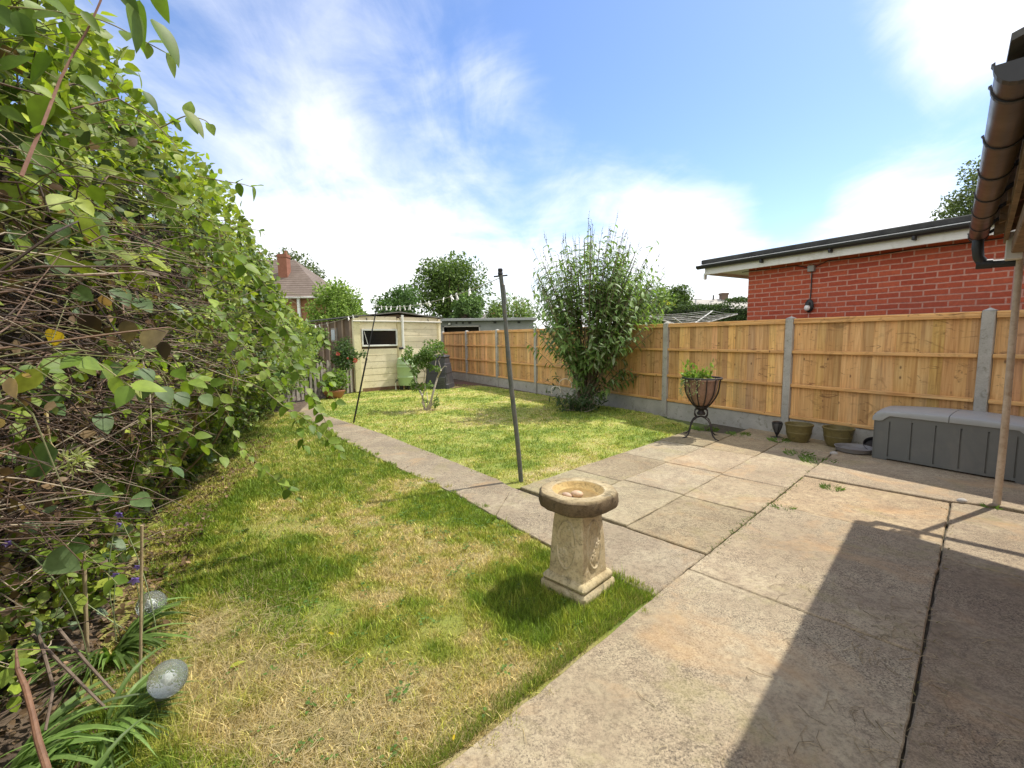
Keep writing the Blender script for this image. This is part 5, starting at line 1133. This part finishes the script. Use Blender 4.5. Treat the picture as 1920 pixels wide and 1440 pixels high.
tag(leaves('leaf_litter', OV, np.c_[x, Y, z], norm(rdir(n) * (1, 1, .3)), norm(rdir(n) * .5 + (0, 0, 1)), rng.uniform(.015, .045, n), tints(n, (.10, .06, .035), (.33, .22, .13), .35), LEAF), 'brown dead leaves littering the soil under the hedge', 'leaf litter', kind='stuff')
n = 5200; k = rng.integers(0, 5, n); cx = np.array([-1.35, -1.1, -.55, -.85, -1.5])[k]; cy = np.array([2.0, 1.75, 1.42, 1.35, 2.45])[k]; x = cx + rng.normal(size=n) * .17; y = cy + rng.normal(size=n) * .15
L = rng.uniform(.03, .085, n); dd = norm(np.c_[rng.normal(size=n), rng.normal(size=n), np.abs(rng.normal(size=n)) * .28]); tag(leaves('dead_grass', BL, np.c_[x, y, rng.uniform(.0, .018, n)], dd, norm(rdir(n) * .4 + (0, 0, 1)), L, tints(n, (.36, .27, .12), (.60, .50, .27), .2), GRASS, None, width=np.full(n, .0022)), 'flattened dead straw coloured grass beside the solar globes', 'dead grass', kind='stuff')
# longer tufts round the bird bath and the solar globe
n = 1300; k = rng.integers(0, 6, n); cx = np.array([.22, .12, .60, -1.25, .06, .30])[k]; cy = np.array([2.02, 2.12, 2.25, 1.42, 2.45, 2.06])[k]; x = cx + rng.normal(size=n) * .06; y = cy + rng.normal(size=n) * .055
ok = np.maximum(abs((x - BX) * U[0] + (y - BY) * U[1]), abs((x - BX) * Vv[0] + (y - BY) * Vv[1])) > .15; x, y = x[ok], y[ok]; ee = 5200; t_ = rng.uniform(.25, 2.07, ee); e2 = np.array([uv(a, -1.12 - abs(rng.normal()) * .035 + .012) for a in t_]); x = np.r_[x, e2[:, 0]]; y = np.r_[y, e2[:, 1]]
e3 = np.array([uv(2.02 - abs(rng.normal()) * .05, rng.uniform(-2.0, -1.12)) for _ in range(2600)]); x = np.r_[x, e3[:, 0]]; y = np.r_[y, e3[:, 1]]; n = len(x)
tag(leaves('long_grass', BL, np.c_[x, y, np.zeros(n)], norm(np.c_[rng.normal(size=n) * .45, rng.normal(size=n) * .45, np.ones(n)]), norm(np.c_[rng.normal(size=n), rng.normal(size=n), np.full(n, .2)]), rng.uniform(.015, .045, n), tints(n, (.16, .25, .03), (.34, .40, .07), .2, (.45, .38, .16), .15), GRASS, None, width=np.full(n, .0026)), 'longer unmown grass round the foot of the bird bath', 'grass', kind='stuff')

# ------------------------------------------------------------------ brick neighbour
NA = atan2(-.8545, .5195)
nb_ = thing('brick_extension', 'red brick flat roofed extension with black gutter behind the fence', 'building', (3.71, 7.2, 0), NA)
NL, NDp = 6.2, 4.0                       # local x along the wall to the right, y away from the fence
b = MB(); b.box((NL / 2, NDp / 2, 1.21), (NL, NDp, 2.42)); wall = b.build('wall', BRICK, nb_)
b = MB(); b.box((2.86, -.002, 1.2), (.02, .004, 2.40), col=(1, 1, 1)); b.build('movement_joint', m_plain('mortar', (.42, .27, .23), .9), wall)
fx0 = -.62
b = MB(); b.box(((fx0 + NL) / 2, NDp / 2, 2.395), (NL - fx0 - .02, NDp + .40, .03)); b.build('soffit', WHITE, nb_)
b = MB(); b.box(((fx0 + NL) / 2, -.215, 2.405), (NL - fx0, .022, .15), bev=.003); b.box((fx0 + .012, NDp / 2 - .0, 2.405), (.022, NDp + .40, .15), bev=.003); b.build('fascia', WHITE, nb_)
b = MB(); b.box(((fx0 + NL) / 2 - .02, NDp / 2, 2.535), (NL - fx0 + .06, NDp + .52, .07), bev=.01); b.build('roof', m_rough('black_felt', (.035, .035, .034), (.085, .085, .08), 7, .9, .4, .004), nb_)
b = MB(); b.box(((fx0 + NL) / 2 - .03, -.252, 2.488), (NL - fx0 + .02, .03, .018)); b.build('drip_trim', WHITE, nb_)
b = MB(); ths = np.linspace(pi, 2 * pi, 10); pr_ = [(-.275 + .052 * cos(a), 2.478 + .055 * sin(a)) for a in ths] + [(-.275 + .046 * cos(a), 2.478 + .049 * sin(a)) for a in ths[::-1]]; b.ext(pr_, 'x', fx0 - .10, NL); gt_ = b.build('gutter', BLACK, nb_)
for x in (.35, 1.25, 2.1, 2.9):
    b = MB(); b.box((x, -.27, 2.41), (.03, .075, .05), bev=.006); b.build('gutter_bracket', BLACK, gt_)
b = MB(); b.box((fx0 - .02, -.18, 2.31), (.03, .06, .10), bev=.006); b.build('fascia_end', WHITE, nb_)
zx = 0.92
jb = thing('wall_lamp', 'small bulkhead lamp with white bulb hanging below a grey junction box on the brick wall', 'lamp', tuple(np.array((3.71, 7.2, 0)) + np.array((.5195, -.8545, 0)) * zx), NA)
b = MB(); b.box((0, -.03, 2.245), (.085, .055, .085), bev=.006); b.build('junction_box', m_plain('grey_box', (.33, .33, .32), .5), jb, True)
b = MB(); b.tube([(0, -.014, 2.21), (.004, -.016, 2.05), (.003, -.016, 1.9), (.0, -.02, 1.83)], .007, 6); b.build('cable', BLACK, jb, True)
b = MB(); b.sphere((0, -.035, 1.735), .062, 14, 10, sc=(.95, .5, 1.5)); b.lathe([(.001, .02), (.03, .015), (.034, -.02), (.02, -.03)], (0, -.075, 1.765), 12); b.build('holder', BLACK, jb, True)
b = MB(); b.sphere((-.004, -.082, 1.705), .036, 14, 10, sc=(1, 1, 1.2)); b.build('bulb', m_plain('white_bulb', (.82, .82, .80), .2), jb, True)
b = MB(); xs = np.linspace(-.1, 3.0, 24); b.tube([(x - .0, -.012, 2.325 - .012 * abs(sin(x * 3.1)) - (.05 if abs(x - .92) < .1 else 0)) for x in xs], .006, 5); b.build('cable', BLACK, nb_, True)
b = MB(); b.sphere((-.06, .35, 2.12), .075, 14, 8, sc=(1.3, .7, .5)); b.build('side_light', WHITE, nb_, True)

# rotary airer behind the fence
ra = thing('rotary_airer', 'white rotary clothes airer opened out just above the fence top', 'clothes airer', (3.72, 9.6, 0)); b = MB(); b.tube([(0, 0, 0), (0, 0, 1.52)], .022, 8); b.build('mast', STEEL, ra, True)
tips4 = [np.array(at(px, py, y)) - np.array((3.72, 9.6, 0)) for px, py, y in ((1213, 592, 9.5), (1262, 595, 8.75), (1383, 589, 9.7), (1336, 583, 10.3))]; hub = np.array((0, 0, 1.50))
for t in tips4:
    b = MB(); b.tube([hub, hub + (t - hub) * .5, t], .013, 6); b.tube([np.array((0, 0, 1.25)), hub + (t - hub) * .42], .009, 5); b.build('arm', WHITE, ra, True)
b = MB()
for f in (.35, .48, .61, .74, .87, .98):
    q4 = [hub + (t - hub) * f + (0, 0, .008) for t in tips4]
    for i in range(4): a_, c_ = q4[i], q4[(i + 1) % 4]; b.tube([a_, (a_ + c_) / 2 - (0, 0, .018), c_], .0042, 4, (.5, .5, .48), cap=False)
b.build('line', TWIG, ra, True)

# ------------------------------------------------------------------ background buildings
RTILE = None
def m_tiles(name, c1, c2):
    n = NT(name); v = n.mapv(); a = n.noise(v, 1.2, 5, .65); w = n.N.new('ShaderNodeTexWave'); w.wave_type = 'BANDS'; w.bands_direction = 'Z'; w.inputs['Scale'].default_value = 1.5; w.inputs['Distortion'].default_value = .5; n.link(v, w.inputs['Vector'])
    f = n.noise(v, 9, 4, .7); c = n.ramp(n.math('ADD', n.math('MULTIPLY', a, .6), n.math('MULTIPLY', f, .4)), [(.35, c1), (.65, c2)]); c = n.mix(n.ramp(w.outputs['Fac'], [(.0, .5), (.25, 0.0)]), c, tuple(x * .5 for x in c1)); n.bump(w.outputs['Fac'], .6, .05); return n.fin(c, .9)
ROOFT = m_tiles('brown_roof_tiles', (.115, .084, .064), (.20, .155, .125)); GREYT = m_tiles('grey_roof_tiles', (.16, .14, .125), (.28, .26, .24))
hs = thing('distant_house', 'brown roofed brick house with a square red chimney beyond the shed', 'house', (-20, 40, 0)); O = np.array((-20, 40, 0)); P = lambda x, y, z: np.array((x, y, z)) - O
eav = lambda px, Y, z: at(px, 600, Y)[0]
xr = -15.5; xl = -31; zE = 4.84; zR = 8.55; xh = at(553, 497, 42)[0]
b = MB(); b.add([P(xl, 37.7, zE), P(xr + .3, 37.7, zE), P(xr + .3, 46, zE), P(xl, 46, zE), P(xl, 42, zR), P(xh, 42, zR)], [(0, 1, 5, 4), (1, 2, 5), (2, 3, 4, 5), (3, 0, 4), (3, 2, 1, 0)]); rf = b.build('roof', ROOFT, hs)
b = MB(); b.box(P((xl + xr) / 2, 42, zE / 2 - .02), (xr - xl, 7.6, zE)); b.build('wall', m_rough('orange_brick', (.26, .115, .055), (.36, .18, .09), 2.5, .9, .3, .01), hs)
b = MB(); cx = at(533, 500, 40.2)[0]; b.box(P(cx, 40.2, 7.5), (.78, .7, 2.4)); b.box(P(cx, 40.2, 8.5), (.88, .8, .14)); ch = b.build('chimney', m_rough('chimney_brick', (.22, .085, .05), (.32, .135, .085), 3, .9, .3, .01), rf)
b = MB(); b.lathe([(.14, 8.6), (.12, 9.0), (.15, 9.02), (.12, 9.03)], P(cx + .2, 40.2, 0), 10); b.build('chimney_pot', m_plain('pot_clay', (.3, .14, .08), .8), ch)
b = MB(); x0, x1 = at(509, 570, 38)[0], at(527, 570, 38)[0]; b.box(P((x0 + x1) / 2, 37.95, 4.3), (x1 - x0, .3, 1.0), bev=.02); w_ = b.build('window', WHITE, hs); b = MB()
for k in (0, 1): b.box(P(x0 + (x1 - x0) * (.28 + .44 * k), 37.78, 4.22), ((x1 - x0) * .36, .02, .66)); b.box(P(x0 + (x1 - x0) * (.28 + .44 * k), 37.78, 4.66), ((x1 - x0) * .36, .02, .1))
b.build('pane', m_plain('house_glass', (.16, .17, .17), .1), w_)
b = MB(); b.box(P(at(560, 560, 38)[0], 37.96, 2.4), (.2, .2, 4.7)); b.build('rendered_pier', WHITE, hs); b = MB(); b.tube([P(xl, 37.6, zE - .05), P(xr + .3, 37.6, zE - .05)], .08, 6); b.build('gutter', m_plain('house_gutter', (.6, .58, .55), .5), hs)

ga = thing('garage', 'low grey garage with dark door opening and floodlight beyond the fence', 'garage', (-.4, 22, 0)); GAW = m_rough('grey_render', (.24, .25, .24), (.33, .34, .33), 2, .9, .2, .004)
O = np.array((-.4, 22, 0)); X = lambda px: at(px, 605, 22)[0] - O[0]
xd0, xd1 = X(831), X(899); b = MB(); x0, x1 = X(815), X(1000); zt = 2.12
b.box(((x0 + xd0) / 2, .1, zt / 2), (xd0 - x0, .2, zt)); b.box(((xd1 + x1) / 2, .1, zt / 2), (x1 - xd1, .2, zt)); b.box(((xd0 + xd1) / 2, .1, 2.0), (xd1 - xd0, .2, .24)); b.box((x1 - .1, 2.7, zt / 2), (.2, 5, zt)); b.box((x0 + .1, 2.7, zt / 2), (.2, 5, zt)); b.box(((x0 + x1) / 2, 5.3, zt / 2), (x1 - x0, .2, zt)); b.build('wall', GAW, ga)
b = MB(); b.box(((xd0 + xd1) / 2, 1.2, .95), (xd1 - xd0, .06, 1.9)); b.build('door', m_plain('dark_opening', (.05, .038, .032), .6), ga)  # dark panel set back, standing in for shade inside the open doorway
b = MB()
for k in (0, 1): b.box(((xd0, xd1)[k], -.015, .95), (.06, .03, 1.95))
b.box(((xd0 + xd1) / 2, -.015, 1.90), (xd1 - xd0 + .06, .03, .06)); b.build('door_frame', m_plain('frame_paint', (.42, .40, .36), .6), ga)
b = MB(); b.box(((x0 + x1) / 2, 2.5, 2.20), (x1 - x0 + .3, 5.8, .12), bev=.01); b.build('roof', m_plain('grey_fascia', (.30, .31, .30), .6), ga)
b = MB(); b.box((X(843), -.06, 2.02), (.16, .10, .13), bev=.01); fl_ = b.build('floodlight', m_plain('lamp_body', (.10, .10, .10), .5), ga); b = MB(); b.box((X(843), -.115, 2.02), (.11, .02, .09)); b.build('lamp_glass', m_plain('lamp_lens', (.8, .8, .74), .2), fl_)
for px in (856, 868, 881, 928, 973):
    b = MB(); b.box((X(px), -.012, 2.06), (.09 if px < 870 else .14, .024, .09)); b.build('vent', BLACK, ga)
bu = thing('distant_bungalow', 'grey tiled low roof with a small white gable above the garage', 'house', (-1.2, 30, 0)); O = np.array((-1.2, 30, 0)); X = lambda px, y=30: at(px, 600, y)[0] - O[0]
b = MB(); x0, x1 = X(836), X(930); b.add([(x0, 0, 2.4), (x1, 0, 2.4), (x1 - .4, 3, 3.05), (x0 + .5, 3, 2.95), (x1, 6, 2.4), (x0, 6, 2.4)], [(0, 1, 2, 3), (3, 2, 4, 5), (1, 4, 2), (5, 0, 3)]); b.build('roof', GREYT, bu)
b = MB(); b.box(((x0 + x1) / 2, 3, 1.2), (x1 - x0 - .4, 5.4, 2.4)); b.build('wall', GAW, bu)
b = MB(); c = X(914); b.ext([(c - .36, 2.38), (c - .26, 2.38), (c, 2.66), (c + .26, 2.38), (c + .36, 2.38), (c, 2.78)], 'y', -.3, -.22); gbl = b.build('gable_trim', WHITE, bu); b = MB(); b.ext([(c - .26, 2.38), (c + .26, 2.38), (c, 2.64)], 'y', -.24, .6); b.build('gable_wall', m_plain('gable_dark', (.10, .06, .05), .8), gbl)

fh = thing('faraway_house', 'pale grey roof of a faraway house with chimneys above the clipped hedge', 'house', (22, 55, 0)); O = np.array((22, 55, 0)); X = lambda px: at(px, 580, 55)[0] - O[0]; Z = lambda py: at(1350, py, 55)[2]
b = MB(); x0, x1 = X(1306), X(1430); b.add([(x0, 0, Z(590)), (x1, 0, Z(590)), (x1, 4, Z(553)), (x0 + .6, 4, Z(558)), (x1, 8, Z(590)), (x0, 8, Z(590))], [(0, 1, 2, 3), (3, 2, 4, 5), (5, 0, 3), (1, 4, 2)]); rf = b.build('roof', m_tiles('pale_tiles', (.34, .32, .28), (.46, .43, .38)), fh)
b = MB(); b.box(((x0 + x1) / 2, 4, Z(590) / 2), (x1 - x0 - .4, 7.2, Z(590))); b.build('wall', GAW, fh)
b = MB(); b.box((X(1385), 4, Z(551)), (.8, .8, .9)); b.box((X(1385), 4, Z(546)), (.95, .95, .2)); b.build('chimney', m_plain('old_brick', (.16, .11, .08), .9), rf); b = MB(); b.lathe([(.12, Z(558)), (.1, Z(550)), (.15, Z(549)), (.001, Z(548))], (X(1361), 3.5, 0), 8); b.build('flue', m_plain('flue', (.12, .12, .12), .7), rf)
la = at(1304, 575, 40); tp_ = at(1304, 561, 40)
lp = thing('aerial_pole', 'thin grey T shaped pole standing above the clipped hedge', 'pole', (la[0], 40, 0)); b = MB(); b.tube([(0, 0, 0), (0, 0, tp_[2])], .06, 6); b.build('mast', STEEL, lp); b = MB(); b.box((.05, 0, tp_[2]), (.95, .1, .08)); b.build('crossbar', STEEL, lp)

# ------------------------------------------------------------------ trees and bushes beyond
def tree(name, label, cat, px, py_top, py_bot, Y, wpx, n, leaf, ca, cb2, nclump=26, trunk=True, sq=1.0, seed=0, group=None, rare=None, gap=.34):
    global rng; rng = np.random.default_rng(int(px) * 7 + seed)
    top = at(px, py_top, Y); bot = at(px, py_bot, Y); w = wpx * Y / FPX / 2; t = thing(name, label, cat, (top[0], Y, 0), group=group); zc = (top[2] + bot[2]) / 2; h = (top[2] - bot[2]) / 2
    cl = []
    for k in range(nclump):
        q = rdir(1, .15)[0]; f = rng.uniform(.45, .88); r = gap * min(w, h * 1.2) * rng.uniform(.7, 1.25); cl.append((np.array((q[0] * w * f, q[1] * w * f * .9, zc + q[2] * h * (f + .02))), r))
    for k in range(max(3, nclump // 5)): q = rdir(1)[0]; cl.append((np.array((q[0] * w * .3, q[1] * w * .3, zc + q[2] * h * .4)), gap * min(w, h) * 1.1))
    P, d, nr = crown_geo(cl, n, leaf); s = leaf * np.exp(rng.normal(size=n) * .3); leaves('crown', DI, P, d, nr, s, tints(n, ca, cb2, .22, rare, .06), FARLEAF, t, smooth=False)
    b = MB(); r0 = max(.03, w * .055); z0 = zc - h * .55
    b.tube(limb((0, 0, 0), (rng.normal() * .05 * w, 0, max(z0, .4)), .04), [r0 * 1.3, r0], 8, (.8, .8, .8))
    for c, r in cl[:nclump]: b.tube(limb((0, 0, max(z0, .4) * rng.uniform(.8, 1)), c, .12), [r0 * .5, r0 * .08], 5, (.8, .8, .8), cap=False)
    b.build('trunk', BARK, t, True); return t
tree('tree', 'large rounded green tree standing behind the grey garage', 'tree', 836, 474, 615, 32, 142, 14000, .16, (0.065, 0.123, 0.026), (0.189, 0.275, 0.058), 34)
tree('tree', 'smaller dark green tree left of the large rounded one', 'tree', 748, 536, 618, 27, 92, 7000, .14, (0.058, 0.123, 0.029), (0.145, 0.246, 0.065), 26, sq=.9)
tree('tree', 'low spreading green tree in front of the large rounded one by the garage', 'tree', 872, 552, 604, 26, 90, 5200, .14, (0.072, 0.138, 0.036), (0.189, 0.290, 0.087), 22)
tree('shrub', 'leafy yellow green bush overtopping the shed on its left', 'shrub', 626, 526, 645, 19.5, 124, 11000, .10, (0.145, 0.246, 0.036), (0.319, 0.435, 0.087), 30)
tree('shrub', 'tall thin sprouting bush rising behind the shed roof edge', 'shrub', 668, 560, 640, 21, 40, 2000, .09, (0.116, 0.203, 0.043), (0.261, 0.362, 0.087), 10)
tree('tree', 'dark tree crown rising behind the brown roofed house', 'tree', 535, 468, 570, 62, 130, 7000, .32, (0.072, 0.109, 0.036), (0.174, 0.217, 0.087), 30)
tree('tree', 'light green tree behind the garage left of the buddleia', 'tree', 965, 553, 640, 28, 110, 7500, .11, (0.116, 0.189, 0.043), (0.275, 0.377, 0.102), 26, rare=(0.319, 0.189, 0.087))
tree('tree', 'broken leafy branches of a pale tree just left of the clothes post top', 'tree', 925, 560, 612, 29, 40, 1500, .11, (0.131, 0.203, 0.058), (0.290, 0.377, 0.116), 10)
tree('shrub', 'loose pale green bush behind the fence right of the buddleia', 'shrub', 1180, 512, 640, 11.5, 130, 8000, .07, (0.145, 0.232, 0.058), (0.304, 0.406, 0.145), 30, rare=(0.435, 0.522, 0.319))
tree('tree', 'rounded mid green tree beyond the golden bush', 'tree', 1262, 538, 610, 30, 75, 6000, .14, (.06, .11, .025), (.15, .22, .05), 22)
tree('shrub', 'golden yellow conifer bush behind the fence and airer', 'shrub', 1238, 564, 604, 17, 60, 5000, .06, (.38, .40, .02), (.58, .56, .05), 18)
tree('tree', 'sparse tree showing above the brick extension roof', 'tree', 1836, 312, 470, 26, 120, 6500, .15, (0.087, 0.123, 0.043), (0.217, 0.261, 0.102), 26)
tree('shrub', 'dense bush filling behind the far hedge end and the picket fence', 'shrub', 575, 575, 735, 11.6, 80, 5200, .06, (0.131, 0.217, 0.043), (0.290, 0.406, 0.102), 22, rare=(0.464, 0.551, 0.362))
# clipped hedge
ch_ = thing('clipped_hedge', 'dark clipped boundary hedge behind the white airer', 'hedge', (5.4, 15.5, 0)); n = 12000; xa, xb = at(1225, 590, 15.5)[0] - 5.4, at(1420, 590, 15.5)[0] - 5.4; ht = at(1320, 576, 15.5)[2]
x = rng.uniform(xa, xb, n); f = rng.random(n); front = rng.random(n) < .6; y = np.where(front, -.35 + rng.normal(size=n) * .05, rng.uniform(-.4, .5, n)); z = np.where(front, rng.uniform(.3, 1, n) * ht, ht + rng.normal(size=n) * .04) + np.where(x > xb - 1.0, .22, 0) * (~front)
leaves('foliage', DI, np.c_[x, y, z], norm(rdir(n) + (0, -.3, .3)), norm(rdir(n) + (0, -.6, .6)), rng.uniform(.04, .08, n), tints(n, (.035, .07, .02), (.10, .15, .04), .25), FARLEAF, ch_, smooth=False)
b = MB(); b.box(((xa + xb) / 2, .1, ht / 2 - .04), (xb - xa, .7, ht - .06), bev=.08); b.build('inner_growth', m_rough('hedge_inside', (.012, .02, .008), (.03, .045, .015), 6, .95), ch_)
print('objects', len(bpy.data.objects))
